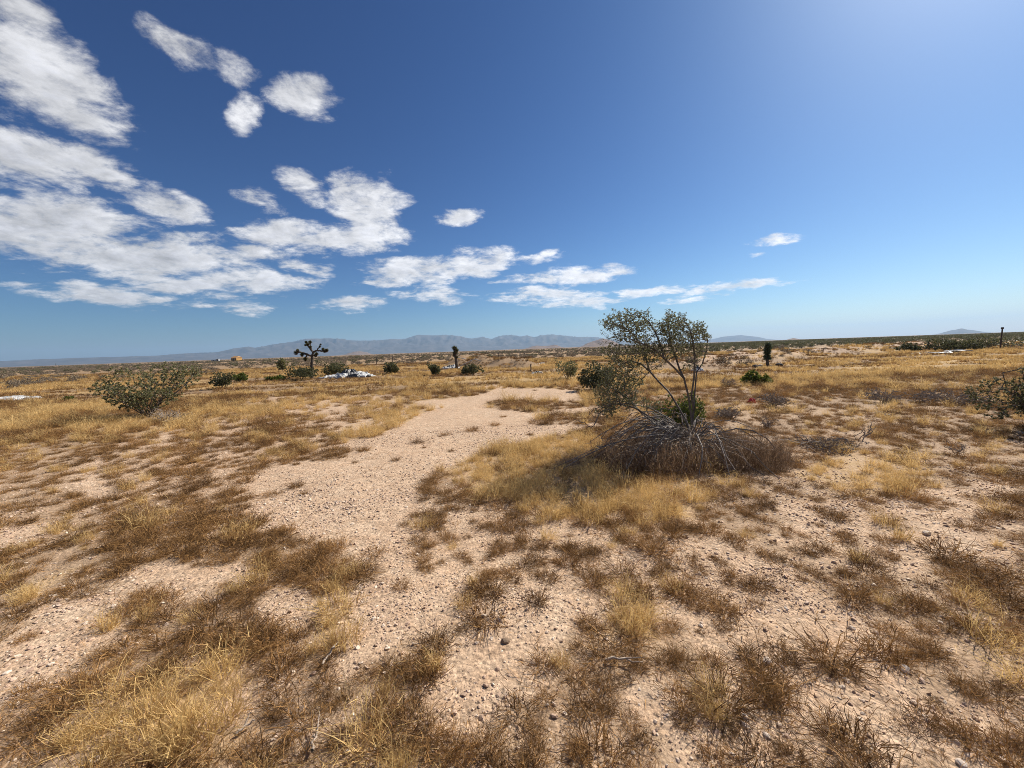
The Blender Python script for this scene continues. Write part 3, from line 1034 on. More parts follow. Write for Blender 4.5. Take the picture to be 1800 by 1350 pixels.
# ------------------------------------------------------------------ shrubs, built from a branch skeleton
def grow_skeleton(limbs, attr, r, reach=0.35):
    """limbs: polylines from the base outwards; each attractor is joined to a nearby node by a bent twig"""
    nodes, par = [], []
    for pl in limbs:
        pl = np.asarray(pl, float)
        prev = -1
        if nodes:
            dd = np.linalg.norm(np.asarray(nodes) - pl[0], axis=1)
            prev = int(dd.argmin()) if dd.min() < 0.06 else -1
        for i, p_ in enumerate(pl):
            if i == 0 and prev >= 0:
                continue
            nodes.append(p_)
            par.append(prev)
            prev = len(nodes) - 1
    n0 = len(nodes)
    cap = n0 + 3 * len(attr)
    N_ = np.zeros((cap, 3))
    N_[:n0] = nodes
    D = np.full(len(attr), 1e9)
    for p_ in nodes:
        D = np.minimum(D, np.linalg.norm(attr - p_, axis=1))
    cnt = n0
    tips = []
    for ai in np.argsort(D):
        a_ = attr[ai]
        vec = a_ - N_[:cnt]
        dist = np.linalg.norm(vec, axis=1)
        pen = dist + 0.5 * np.maximum(N_[:cnt, 2] - a_[2], 0) + 0.7 * np.maximum(np.linalg.norm(N_[:cnt], axis=1) - np.linalg.norm(a_), 0)     # twigs grow up and outwards
        j = int(pen.argmin())
        L_ = dist[j]
        pj = N_[j]
        sag = np.array([0, 0, -0.06 * L_])
        jit = r.normal(0, 0.045 * L_, (2, 3))
        p1 = pj + (a_ - pj) * 0.36 + sag + jit[0]
        p2 = pj + (a_ - pj) * 0.70 + sag * 0.8 + jit[1]
        N_[cnt], N_[cnt + 1], N_[cnt + 2] = p1, p2, a_
        par += [j, cnt, cnt + 1]
        tips.append(cnt + 2)
        cnt += 3
    return N_[:cnt], np.array(par), np.array(tips)


def skeleton_mesh(name, nodes, par, mat, r_tip, r_max, power=0.5, sides=4, r=None):
    cnt = np.ones(len(nodes))
    for i in range(len(nodes) - 1, -1, -1):
        if par[i] >= 0:
            cnt[par[i]] += cnt[i]
    rad = np.minimum(r_tip * (cnt / 2.0) ** power, r_max)
    e = np.where(par >= 0)[0]
    P_ = np.stack([nodes[par[e]], nodes[e]], 1)
    Rr = np.stack([np.minimum(rad[par[e]], rad[e] * 1.4), rad[e]], 1)
    v_, f_ = tubes(P_, Rr, sides)
    r = r or np.random.default_rng(3)
    tone = np.repeat(np.clip(r.normal(.45, .22, len(e)), 0, 1), 2 * sides)
    return mesh_np(name, v_, f_, [mat], {'tone': tone})


def leaf_geo(pts, dirs, size, r, aspect=2.4):
    n_ = len(pts)
    a_ = unit(dirs + r.normal(0, 0.8, (n_, 3)))
    b_ = unit(np.cross(a_, r.normal(0, 1, (n_, 3))))
    s_ = size * r.uniform(0.6, 1.4, n_)[:, None]
    v_ = np.stack([pts, pts + a_ * s_ * .5 + b_ * s_ / aspect * .5, pts + a_ * s_, pts + a_ * s_ * .5 - b_ * s_ / aspect * .5], 1).reshape(-1, 3)
    f_ = np.arange(n_ * 4).reshape(-1, 4)
    return v_, f_


def leaves_mesh(name, nodes, par, tips, per_tip, size, mat, r, spread=1.0):
    t = np.repeat(tips, per_tip)
    k_ = r.uniform(0, 1, len(t))[:, None]
    p2 = nodes[par[t]]
    p3 = nodes[t]
    seg = np.linalg.norm(p3 - p2, axis=1, keepdims=True)
    pts = p2 + (p3 - p2) * (k_ * 1.15) + r.normal(0, 1, (len(t), 3)) * np.minimum(seg, 0.3) * 0.22 * spread
    v_, f_ = leaf_geo(pts, unit(p3 - p2), size, r)
    tone = np.repeat(np.clip(r.normal(.5, .25, len(t)), 0, 1), 4)
    return mesh_np(name, v_, f_, [mat], {'tone': tone})


def bush_parts(seed, H, Wd, n_stem=9, n_attr=260, per_tip=10, leaf=0.03, shape='round', r_tip=0.0025, lean=(0, 0)):
    """a shrub standing on the origin: skeleton and leaf tips"""
    r = np.random.default_rng(seed)
    att = []
    lobes = [(r.normal(0, .42, 2) * Wd * .5, r.uniform(.45, 1.0)) for _ in range(8)]
    while len(att) < n_attr:
        c, hs = lobes[r.integers(0, len(lobes))]
        p_ = unit(r.normal(0, 1, 3)) * r.uniform(.25, 1.0) ** .5
        q = np.array([c[0] + p_[0] * Wd * .24, c[1] + p_[1] * Wd * .24, H * hs * (.60 + .40 * p_[2])])
        rr_ = math.hypot(q[0], q[1]) / (Wd * .5)
        zz = q[2] / H
        if rr_ > 1.05 or zz < .05:
            continue
        if shape == 'vase' and rr_ > .25 + zz * 1.05:
            continue
        if shape == 'round' and rr_ > .55 + zz * .9:
            continue
        if shape == 'dome' and (rr_ ** 2 + zz ** 2) > 1.1:
            continue
        att.append(q + np.array([lean[0] * zz, lean[1] * zz, 0]))
    att = np.array(att)
    limbs = []
    for i in range(n_stem):
        a_ = 2 * math.pi * (i + r.uniform(-.3, .3)) / n_stem
        reach = Wd * .5 * r.uniform(.3, .75)
        top = H * r.uniform(.35, .65)
        b0 = np.array([r.normal(0, .03), r.normal(0, .03), -.05])
        m_ = np.array([math.cos(a_) * reach * .4, math.sin(a_) * reach * .4, top * .5]) + r.normal(0, .03, 3)
        t_ = np.array([math.cos(a_) * reach + lean[0] * .5, math.sin(a_) * reach + lean[1] * .5, top])
        limbs.append([b0, b0 + (m_ - b0) * .5 + r.normal(0, .02, 3), m_, m_ + (t_ - m_) * .5 + r.normal(0, .03, 3), t_])
    nodes, par, tips = grow_skeleton(limbs, att, r)
    return nodes, par, tips, r


def px_size(n_px, loc):
    return n_px * loc.y / F_PX


def shrub(name, label, cat, px, py, w_px, h_px, leaf_mat, seed, bark=None, n_attr=320, per_tip=12, leaf=None, shape='round', n_stem=9, r_tip=.003, group=None, lean=(0, 0)):
    loc = on_ground(px, py, 0.02)
    Wd, H = px_size(w_px, loc), px_size(h_px, loc)
    t = thing(name, label, cat, loc, 0, group)
    nodes, par, tips, r = bush_parts(seed, H, Wd, n_stem, n_attr, per_tip, 0, shape, r_tip, lean)
    add_obj('branches', skeleton_mesh('branches', nodes, par, bark or M_BARK, r_tip * .75, max(.009, .011 * H), .36, 4, r), t)
    if leaf_mat is not None:
        add_obj('foliage', leaves_mesh('foliage', nodes, par, tips, per_tip * 3, leaf or max(.02, loc.y * .0024), leaf_mat, r), t)
    return t


# ---- the large creosote bush right of centre
BASE = on_ground(1213, 803, 0.03)
BY = BASE.y


def bp_(px, py, d=0.0):
    """point of the large bush seen at a picture position, d metres behind its stem"""
    dr = ray(px, py)
    t = (BY + d) / dr[1]
    return np.array([dr[0] * t - BASE.x, d, CAM_H + dr[2] * t - BASE.z])


def zz_(pts):
    return [bp_(960 + a / 3.857, 530 + b / 3.857, d) for a, b, d in pts]


big = thing('creosote_bush', 'large open creosote bush with airy olive crown and bare grey stems', 'bush', BASE)
rb = np.random.default_rng(42)
limbs = [
    zz_([(975, 1010, 0), (972, 890, 0), (945, 800, .02), (880, 690, .05), (830, 610, .1), (760, 540, .15), (700, 470, .2), (640, 420, .25), (560, 400, .3)]),
    zz_([(990, 1010, .02), (988, 880, .02), (985, 780, 0), (965, 640, -.05), (935, 520, -.08), (870, 450, -.1), (800, 385, -.12), (740, 330, -.15), (650, 285, -.2), (560, 250, -.22)]),
    zz_([(988, 880, .02), (1000, 740, .06), (1010, 600, .12), (1020, 480, .18), (1060, 420, .2), (1088, 330, .22), (1095, 255, .22)]),
    zz_([(1000, 740, .06), (985, 640, .02), (1003, 520, 0), (1008, 400, -.02), (1000, 300, -.05), (985, 220, -.08), (955, 150, -.1)]),
    zz_([(935, 520, -.08), (905, 460, 0), (880, 380, .05), (850, 300, .08), (832, 200, .1), (828, 110, .1)]),
    zz_([(800, 385, -.12), (775, 290, -.05), (740, 210, 0), (700, 140, .03), (640, 95, .05), (580, 85, .05)]),
    zz_([(700, 470, .2), (660, 330, .25), (600, 230, .25), (520, 170, .25), (440, 150, .25)]),
    zz_([(945, 800, .02), (860, 740, -.2), (800, 725, -.3), (760, 740, -.35)]),
    zz_([(972, 890, 0), (860, 860, .2), (740, 830, .35), (650, 760, .45), (560, 660, .5), (470, 600, .55), (400, 570, .6)]),
    zz_([(860, 860, .2), (700, 780, .1), (600, 720, .05), (480, 690, .05)]),
    zz_([(1008, 860, .05), (1040, 800, .12), (1060, 770, .2)]),
]
clusters = [  # zoom x, y, half w, half h, depth, count
    (430, 150, 65, 55, .2, 75), (520, 150, 80, 80, .2, 110), (610, 170, 90, 80, .1, 130), (560, 95, 90, 38, .1, 50), (660, 130, 60, 70, .1, 70),
    (500, 245, 90, 40, 0, 55), (640, 250, 80, 45, 0, 60), (830, 130, 34, 60, .05, 65), (800, 190, 36, 55, .05, 60), (880, 160, 55, 70, .0, 95), (930, 150, 40, 60, -.05, 50),
    (870, 250, 90, 50, 0, 90), (1045, 185, 38, 38, .1, 55), (1075, 240, 36, 30, .15, 38), (985, 240, 50, 40, 0, 45), (950, 310, 110, 45, .05, 90),
    (700, 330, 130, 55, .1, 90), (560, 330, 110, 50, .25, 90), (430, 330, 70, 45, .35, 60), (470, 430, 95, 80, .45, 120), (590, 430, 80, 60, .3, 70), (860, 350, 90, 50, .05, 50), (1040, 330, 45, 55, .15, 40),
    (430, 560, 80, 80, .5, 110), (540, 600, 95, 75, .4, 120), (440, 680, 80, 55, .3, 80), (560, 680, 80, 50, .2, 75), (700, 690, 70, 40, .1, 30), (420, 740, 70, 35, .2, 60), (380, 620, 60, 70, .45, 60), (600, 540, 70, 60, .35, 60), (500, 510, 80, 60, .4, 70), (980, 430, 60, 50, .1, 22), (760, 300, 90, 60, .05, 60), (650, 330, 70, 50, .0, 50), (720, 400, 80, 50, .2, 40), (900, 230, 70, 60, -.1, 50), (760, 170, 50, 50, .0, 36), (1000, 190, 40, 50, .05, 36)]
att = []
for (a, b, w, h, d, c) in clusters:
    c = int(c * (1.9 if b > 380 else 1.6))
    q = rb.normal(0, .55, (c, 3))
    q = np.clip(q, -1.25, 1.25)
    for g_ in q:
        att.append(zz_([(a + g_[0] * w, b + g_[1] * h, d + g_[2] * .38)])[0])
att = np.array(att)
nodes, par, tips = grow_skeleton(limbs, att, rb)
add_obj('stems', skeleton_mesh('stems', nodes, par, M_BARK, .0012, .0135, .36, 5, rb), big)
add_obj('foliage', leaves_mesh('foliage', nodes, par, tips, 17, .0155, M_CREO, rb, .95), big)

# bare arching branches sweeping down to the ground on both sides
arcs = [
    zz_([(1000, 930, 0), (1070, 910, -.1), (1180, 890, -.2), (1290, 860, -.25), (1400, 875, -.3), (1500, 930, -.35), (1570, 1020, -.4), (1595, 1110, -.45)]),
    zz_([(1000, 930, .05), (1060, 880, .1), (1130, 820, .15), (1200, 803, .2), (1290, 815, .2), (1380, 850, .2), (1440, 900, .15)]),
    zz_([(1290, 860, -.25), (1380, 900, -.3), (1460, 960, -.35), (1520, 1040, -.4)]),
    zz_([(970, 930, 0), (880, 830, -.1), (760, 780, -.1), (620, 790, -.1), (500, 830, -.1), (410, 880, -.15), (370, 930, -.2)]),
    zz_([(960, 920, .1), (850, 800, .15), (700, 720, .2), (560, 690, .2), (440, 700, .2), (360, 760, .2), (325, 840, .2)]),
    zz_([(440, 700, .2), (380, 710, .25), (320, 730, .25), (292, 770, .25)]),
    zz_([(960, 930, -.2), (850, 850, -.4), (720, 850, -.5), (620, 880, -.55), (570, 920, -.6)]),
    zz_([(960, 920, -.3), (880, 820, -.6), (830, 880, -.7), (780, 950, -.75)]),
    zz_([(980, 930, -.1), (1080, 960, -.4), (1150, 1010, -.6), (1220, 1100, -.7), (1260, 1210, -.75)]),
    zz_([(960, 940, -.1), (800, 900, -.3), (620, 920, -.5), (450, 960, -.6), (300, 1010, -.65), (160, 1080, -.7), (90, 1110, -.7)]),
    zz_([(960, 940, -.05), (760, 900, -.2), (560, 930, -.35), (380, 990, -.4), (220, 1070, -.45), (120, 1130, -.5)]),
]
ra = np.random.default_rng(77)
for i in range(90):
    a_ = ra.uniform(0, 2 * math.pi)
    if ra.uniform() < .55:
        a_ = math.pi + ra.normal(0, .55)
    L_ = ra.uniform(.5, 1.25) * (1.15 if math.cos(a_) < 0 else .95)
    top = ra.uniform(.28, .58)
    s_ = np.linspace(0, 1, 8)
    rad_ = L_ * s_
    z_ = .18 + (top - .1) * np.sin(np.clip(s_ * 1.25, 0, 1) * math.pi * .62) - .45 * s_ ** 3
    wob = np.cumsum(ra.normal(0, .025, (8, 3)), axis=0)
    arcs.append(np.column_stack([np.cos(a_) * rad_, np.sin(a_) * rad_, np.maximum(z_, .03)]) + wob)
aat = []
for pl in arcs:
    pl = np.asarray(pl)
    for _ in range(7):
        j = ra.integers(len(pl) // 3, len(pl) - 1)
        q = pl[j] + (pl[j + 1] - pl[j]) * ra.uniform(0, 1)
        tdir = unit(pl[-1] - pl[j - 1])
        aat.append(q + tdir * ra.uniform(.06, .28) + ra.normal(0, .055, 3) + np.array([0, 0, -.03]))
nodes, par, tips = grow_skeleton(arcs, np.array(aat), ra)
add_obj('dead_branches', skeleton_mesh('dead_branches', nodes, par, M_DEAD, .0024, .010, .40, 5, ra), big)['label'] = 'bare dark branches arching down to the ground'

# brown dead weeds heaped under the bush
def heap_stalks(name, outline, n_, seed, mat, hmax, width, lean=.35):
    r = np.random.default_rng(seed)
    (cx_, cy_, rx_, ry_) = outline
    a_ = r.uniform(0, 2 * math.pi, n_)
    q_ = np.sqrt(r.uniform(0, 1, n_))
    x_, y_ = cx_ + rx_ * q_ * np.cos(a_), cy_ + ry_ * q_ * np.sin(a_)
    dome = np.sqrt(np.clip(1 - q_ ** 2, 0, 1)) * (.15 + 1.6 * fbm(x_ * 2.6, y_ * 2.6, seed, 3) ** 1.2)
    z0 = np.array(height(x_ + BASE.x, y_ + BASE.y)) - BASE.z - .01
    L_ = (hmax * dome + .06) * r.uniform(.35, 1.1, n_)
    st = r.uniform(0, 1, n_) ** 1.5 * np.maximum(hmax * dome * .75, .02)
    out = a_ + r.normal(0, .8, n_)
    tl = np.abs(r.normal(lean, .35, n_))
    d_ = np.column_stack([np.sin(tl) * np.cos(out), np.sin(tl) * np.sin(out), np.cos(tl)])
    k_ = 4
    s_ = np.linspace(0, 1, k_)
    L2 = np.minimum(L_, .30) * r.uniform(.5, 1.1, n_)
    b_ = np.column_stack([x_, y_, z0 + st])
    P_ = b_[:, None, :] + d_[:, None, :] * (L2[:, None] * s_)[:, :, None] + (r.normal(0, .22, (n_, 3)) * L2[:, None])[:, None, :] * (s_ ** 2)[None, :, None]
    P_[:, :, 2] = np.maximum(P_[:, :, 2], z0[:, None] - .01)
    W_ = width * r.uniform(.6, 1.4, n_)[:, None] * (1 - .6 * s_)[None, :]
    sd = unit(np.cross(P_[:, -1] - P_[:, 0], r.normal(0, 1, (n_, 3))))
    v_, f_ = ribbons(P_, W_, sd)
    tone = np.repeat(np.clip(r.normal(.38, .25, n_), 0, 1), k_ * 2)
    return mesh_np(name, v_, f_, [mat], {'tone': tone})


c1 = bp_(1190, 820, -.15)
thk = thing('dead_weed_thicket', 'dark brown thicket of dead weeds heaped under the large creosote bush', 'dead brush', BASE)
add_obj('stalks', heap_stalks('stalks', (c1[0] - .15, -.25, 1.10, .60), 7000, 5, M_THICKET, .36, .0046), thk)
add_obj('stalks', heap_stalks('stalks', (c1[0] + .72, -.38, .66, .50), 4200, 6, M_THICKET, .32, .0042), thk)
rt = np.random.default_rng(19)
qa, qr = rt.uniform(0, 6.283, 4200), np.sqrt(rt.uniform(0, 1, 4200))
qx_, qy_ = c1[0] + .12 + 1.35 * qr * np.cos(qa), -.28 + .56 * qr * np.sin(qa)
qz_ = np.sqrt(np.clip(1 - qr ** 2, 0, 1)) * .34 * rt.uniform(.25, 1.05, 4200) + .02
v_, f_ = leaf_geo(np.column_stack([qx_, qy_, qz_]), rt.normal(0, 1, (4200, 3)), .024, rt, 1.8)
nd = 620
da, dq = rt.uniform(0, 6.283, nd), rt.uniform(.0, .8, nd)
L_ = rt.uniform(.18, .55, nd)
s_ = np.linspace(0, 1, 6)
rr_ = dq[:, None] + (L_[:, None] * s_) * 1.1
zt = .42 * np.sqrt(np.clip(1.05 - dq ** 2, .05, 1)) * rt.uniform(.35, 1.15, nd)
DP = np.stack([c1[0] + .10 + 1.28 * rr_ * np.cos(da)[:, None], -.27 + .55 * rr_ * np.sin(da)[:, None], zt[:, None] + L_[:, None] * (.25 * s_ - .95 * s_ ** 2)], -1)
DP += np.cumsum(rt.normal(0, .03, DP.shape), axis=1)
DP[:, :, 2] = np.maximum(DP[:, :, 2], .01)
v2_, f2_ = ribbons(DP, .0045 * rt.uniform(.6, 1.5, nd)[:, None] * (1 - .6 * s_)[None, :], unit(np.cross(DP[:, -1] - DP[:, 0], rt.normal(0, 1, (nd, 3)))))
add_obj('drooping_twigs', mesh_np('drooping_twigs', v2_, f2_, [M_GREYTWIG], {'tone': np.repeat(np.clip(rt.normal(.5, .3, nd), 0, 1), 12)}), thk)
add_obj('withered_leaves', mesh_np('withered_leaves', v_, f_, [M_THICKET], {'tone': np.repeat(np.clip(rt.normal(.55, .35, 4200), 0, 1), 4)}), thk)
add_obj('fallen_stalks', heap_stalks('fallen_stalks', (c1[0] - 1.10, -.25, .60, .34), 2200, 8, M_THICKET, .16, .0042, 1.2), thk)

# ---- the other shrubs of the near and middle ground
shrub('green_shrub', 'rounded bright green shrub right behind the stems of the large creosote bush', 'bush', 1196, 754, 100, 74, M_GREEN, 101, n_attr=900, per_tip=14, leaf=.020, shape='dome')
shrub('creosote_bush', 'wide sprawling olive creosote bush with fanned grey stems, left side', 'bush', 262, 733, 165, 98, M_CREO, 102, n_attr=1000, per_tip=13, leaf=.034, shape='vase', n_stem=30, r_tip=.0034)
shrub('dead_shrub', 'grey leafless shrub against the foot of the wide left creosote bush', 'dead shrub', 300, 741, 72, 38, None, 103, bark=M_GREYTWIG, n_attr=700, shape='dome', n_stem=18, r_tip=.0032)
shrub('creosote_bush', 'dark compact creosote bush, left of the spreading Joshua tree, tapering to its foot', 'bush', 388, 683, 58, 38, M_DARKLEAF, 104, n_attr=420, per_tip=9, shape='vase')
shrub('green_shrub', 'small green shrub tucked right beside a dark compact creosote bush', 'bush', 422, 671, 30, 20, M_GREEN, 105, n_attr=180, shape='dome')
shrub('green_shrub', 'low flat yellow-green shrub left of the bushes below the Joshua tree', 'bush', 486, 668, 36, 14, M_GREEN, 106, n_attr=220, shape='dome')
shrub('creosote_bush', 'dark creosote bush growing at the foot of the spreading Joshua tree', 'bush', 530, 667, 58, 36, M_DARKLEAF, 107, n_attr=480, per_tip=12, shape='dome')
shrub('creosote_bush', 'thin olive creosote bush, left neighbour of the Joshua tree bushes', 'bush', 497, 654, 26, 26, M_CREO, 108, n_attr=200, shape='vase')
shrub('creosote_bush', 'olive creosote bush standing directly behind the white and black tarp heap', 'bush', 588, 660, 54, 30, M_DARKLEAF, 109, n_attr=420, per_tip=12, shape='dome')
shrub('creosote_bush', 'small dark round bush right of the tarp heap', 'bush', 689, 657, 31, 24, M_DARKLEAF, 110, n_attr=300, per_tip=14, shape='round')
shrub('creosote_bush', 'small wedge-shaped green bush tapering to a point at its foot', 'bush', 766, 659, 27, 26, M_DARKLEAF, 111, n_attr=280, per_tip=14, shape='vase')
shrub('creosote_bush', 'low dark bush in front of the dirt mounds', 'bush', 831, 657, 40, 22, M_DARKLEAF, 112, n_attr=300, per_tip=13, shape='dome')
shrub('creosote_bush', 'olive creosote bush at the far edge of the gravel fan, leftmost of a pair', 'bush', 997, 668, 42, 40, M_CREO, 113, n_attr=420, per_tip=13, leaf=.035, shape='round')
shrub('creosote_bush', 'dark green creosote bush between the gravel fan and the large open bush', 'bush', 1048, 686, 78, 58, M_DARKLEAF, 114, n_attr=1000, per_tip=13, leaf=.036, shape='round')
shrub('green_shrub', 'small bright green bush standing alone in the golden field below the dark yucca', 'bush', 1329, 676, 50, 29, M_GREEN, 115, n_attr=600, per_tip=12, leaf=.045, shape='dome')
shrub('dead_shrub', 'grey leafless shrub left of the small bright green bush', 'dead shrub', 1279, 679, 30, 20, None, 116, bark=M_GREYTWIG, n_attr=420, shape='dome', n_stem=16, r_tip=.005)
shrub('dead_shrub', 'grey twiggy dead shrub with red litter caught beside it', 'dead shrub', 1358, 716, 64, 32, None, 117, bark=M_GREYTWIG, n_attr=900, shape='dome', n_stem=24, r_tip=.0036)
shrub('dead_shrub', 'grey domed dead shrub just right of the large creosote crown stems', 'dead shrub', 1281, 736, 54, 32, None, 118, bark=M_GREYTWIG, n_attr=900, shape='dome', n_stem=24, r_tip=.0032)
shrub('dead_shrub', 'brown-grey dead shrub, left of two low ones toward the right edge', 'dead shrub', 1556, 708, 72, 34, None, 119, bark=M_GREYTWIG, n_attr=700, shape='dome', n_stem=22, r_tip=.004)
shrub('dead_shrub', 'wide tangled grey dead shrub lying left of the bush cut by the right edge', 'dead shrub', 1680, 712, 130, 36, None, 120, bark=M_GREYTWIG, n_attr=1100, shape='dome', n_stem=30, r_tip=.004)
shrub('dead_shrub', 'flat sprawling dead shrub of dark grey twigs on the right-hand grass', 'dead shrub', 1448, 785, 122, 24, None, 121, bark=M_GREYTWIG, n_attr=1100, shape='dome', n_stem=30, r_tip=.0028)
shrub('dead_shrub', 'single upright forked dead stem at the end of the flat grey shrub', 'dead shrub', 1512, 776, 26, 42, None, 122, bark=M_GREYTWIG, n_attr=60, shape='vase', n_stem=3, r_tip=.0035, lean=(.18, 0))
shrub('dead_shrub', 'sparse brown dead weed between red litter and the large bush', 'dead shrub', 1350, 752, 40, 28, None, 123, bark=M_GREYTWIG, n_attr=160, shape='vase', n_stem=8, r_tip=.0026)
shrub('dead_shrub', 'thin bare dead sprig on the right-hand grass', 'dead shrub', 1682, 800, 44, 30, None, 124, bark=M_GREYTWIG, n_attr=60, shape='vase', n_stem=5, r_tip=.0024)
shrub('creosote_bush', 'dark creosote bush cut off by the right edge of the picture', 'bush', 1822, 754, 200, 160, M_DARKLEAF, 125, n_attr=1900, per_tip=14, leaf=.02, shape='round', n_stem=16)
shrub('creosote_bush', 'rounded dark bush alone on the right below the skyline scrub', 'bush', 1594, 618, 37, 17, M_DARKLEAF, 126, n_attr=300, per_tip=14, leaf=.09, shape='dome', r_tip=.008)
shrub('creosote_bush', 'wide dark bush directly behind the long white debris', 'bush', 1668, 617, 80, 26, M_DARKLEAF, 127, n_attr=420, per_tip=14, leaf=.09, shape='dome', r_tip=.008)
shrub('dead_shrub', 'small grey shrub beside the white sheet at the left edge', 'dead shrub', 50, 705, 16, 11, None, 128, bark=M_GREYTWIG, n_attr=200, shape='dome', n_stem=12, r_tip=.006)
shrub('green_shrub', 'tiny green shrub between the left white sheet and the wide creosote bush', 'bush', 121, 704, 20, 9, M_GREEN, 129, n_attr=120, per_tip=10, shape='dome')

# ---- Joshua trees
def spike_geo(center, radius, n_, r, width, axis=(0, 0, 1), hemi=-.35):
    d_ = unit(r.normal(0, 1, (n_ * 3, 3)))
    d_ = d_[(d_ @ np.asarray(axis)) > hemi][:n_]
    L_ = radius * r.uniform(.7, 1.15, len(d_))
    s_ = np.array([0.0, .45, 1.0])
    P_ = np.asarray(center)[None, None, :] + d_[:, None, :] * (L_[:, None] * s_)[:, :, None]
    W_ = width * np.array([.8, 1.0, .12])[None, :] * np.ones((len(d_), 1))
    sd = unit(np.cross(d_, r.normal(0, 1, d_.shape)))
    return ribbons(P_, W_, sd)


def joshua(label, px, py, limbs_px, heads_px, to_px, seed, r0, width):
    loc = on_ground(px, py, .03)
    r = np.random.default_rng(seed)

    def pt(a, b, d=0.0):
        x_, y_ = to_px(a, b)
        dr = ray(x_, y_)
        t_ = (loc.y + d) / dr[1]
        return np.array([dr[0] * t_ - loc.x, d, CAM_H + dr[2] * t_ - loc.z])
    t = thing('joshua_tree', label, 'tree', loc)
    for i, (pl, ra_, rb_) in enumerate(limbs_px):
        P_ = np.array([pt(*q) for q in pl])
        s_ = np.linspace(0, 1, 4 * len(P_))
        f_ = np.linspace(0, 1, len(P_))
        PP = np.column_stack([np.interp(s_, f_, P_[:, c]) for c in range(3)]) + r.normal(0, .008, (len(s_), 3))
        if i == 0:
            PP[0, 2] = -.1
        v_, f2 = tubes(PP[None], (np.linspace(ra_, rb_, len(s_)) * r.uniform(.9, 1.12, len(s_)))[None] * r0, 8)
        add_obj('trunk' if i == 0 else 'limb', mesh_np('limb', v_, f2, [M_JTRUNK], None, True), t)
    for (a, b, d, rp) in heads_px:
        c = pt(a, b, d)
        rad = rp * loc.y / F_PX
        v_, f2 = spike_geo(c, rad * 1.25, 190, r, width)
        v3, f3 = spike_geo(c - np.array([0, 0, rad * .35]), rad * .95, 110, r, width, (0, 0, -1), -.2)
        vv, ff = join_np([(v_, f2), (v3, f3)])
        mi = np.concatenate([np.zeros(len(f2), int), np.ones(len(f3), int)])
        add_obj('leaf_rosette', mesh_np('rosette', vv, ff, [M_JLEAF, M_JDEAD], {'tone': np.repeat(np.clip(r.normal(.45, .25, len(vv) // 6), 0, 1), 6)}, False, mi), t)
    return t


J = lambda a, b: (480 + a / 9.0, 590 + b / 9.0)
joshua('spreading Joshua tree with forked limbs standing dark against the mountains', 548, 664,
       [([(612, 640), (612, 500), (616, 400), (620, 320)], 1.25, 1.0),
        ([(620, 330), (560, 305), (500, 283), (420, 258), (375, 268, .1)], .85, .6), ([(520, 290), (470, 298, -.25)], .55, .5), ([(545, 300), (522, 340, .2), (512, 372, .25)], .55, .5),
        ([(620, 325), (632, 265), (600, 222, .1), (562, 175, .15), (548, 140, .15)], .85, .5), ([(612, 235, .1), (592, 170, .05), (584, 105)], .5, .4), ([(560, 172, .15), (520, 110, .2)], .45, .4), ([(552, 160, .15), (512, 150)], .4, .35),
        ([(630, 280), (655, 250, -.1), (690, 235, -.15), (780, 243, -.2), (835, 240, -.2)], .75, .55), ([(692, 236, -.15), (722, 190, -.2), (753, 135, -.2)], .45, .42), ([(628, 310), (680, 300, -.3)], .55, .5)],
       [(362, 272, .1, 3.6), (388, 232, 0, 2.6), (458, 300, -.25, 3.2), (512, 372, .25, 3.4), (510, 150, 0, 1.6), (524, 105, .2, 2.4), (586, 103, 0, 2.8), (550, 140, .15, 2.8), (592, 178, .05, 2.2),
        (848, 232, -.2, 3.2), (815, 245, -.2, 2.8), (790, 213, -.2, 2.4), (740, 175, -.2, 1.6), (752, 140, -.2, 1.5), (684, 290, -.3, 3.0), (672, 315, -.25, 2.6)],
       J, 201, .095, .028)
J2 = lambda a, b: (a, b)
joshua('single-headed young Joshua tree standing beside the dirt mounds', 803, 648,
       [([(803, 645), (802, 636), (801, 626), (800, 618)], 1.3, 1.0)],
       [(799, 612, 0, 4.2), (802, 616, .1, 4.0), (800, 620, 0, 3.8), (799, 624, .1, 3.4), (802, 628, 0, 3.0)], J2, 202, .11, .045)

# the dark yucca: one upright column of blades
yl = on_ground(1350, 643, .03)
yu = thing('yucca', 'dark blue-green column-shaped yucca rising above the golden field', 'yucca', yl)
ry = np.random.default_rng(210)
yh = px_size(46, yl)
s_ = np.linspace(0, 1, 14)
YP = np.column_stack([-.06 * np.sin(s_ * 2.2), .02 * np.sin(s_ * 3), -.1 + s_ * (yh * .8 + .1)])
v_, f_ = tubes(YP[None], (.10 - .03 * s_)[None] * ry.uniform(.9, 1.1, 14)[None], 8)
add_obj('trunk', mesh_np('trunk', v_, f_, [M_JTRUNK], None, True), yu)
gs = []
for z_ in np.linspace(.34, .88, 13):
    c = np.array([-.06 * math.sin(z_ * 2.2), 0, z_ * yh * .95])
    gs.append(spike_geo(c, .27 * (1 - .25 * abs(z_ - .6)), 95, ry, .034, (0, 0, 1), -.1 if z_ > .5 else -.5))
vv, ff = join_np(gs)
add_obj('leaves', mesh_np('leaves', vv, ff, [M_YUCCA], {'tone': np.repeat(np.clip(ry.normal(.4, .25, len(vv) // 6), 0, 1), 6)}), yu)


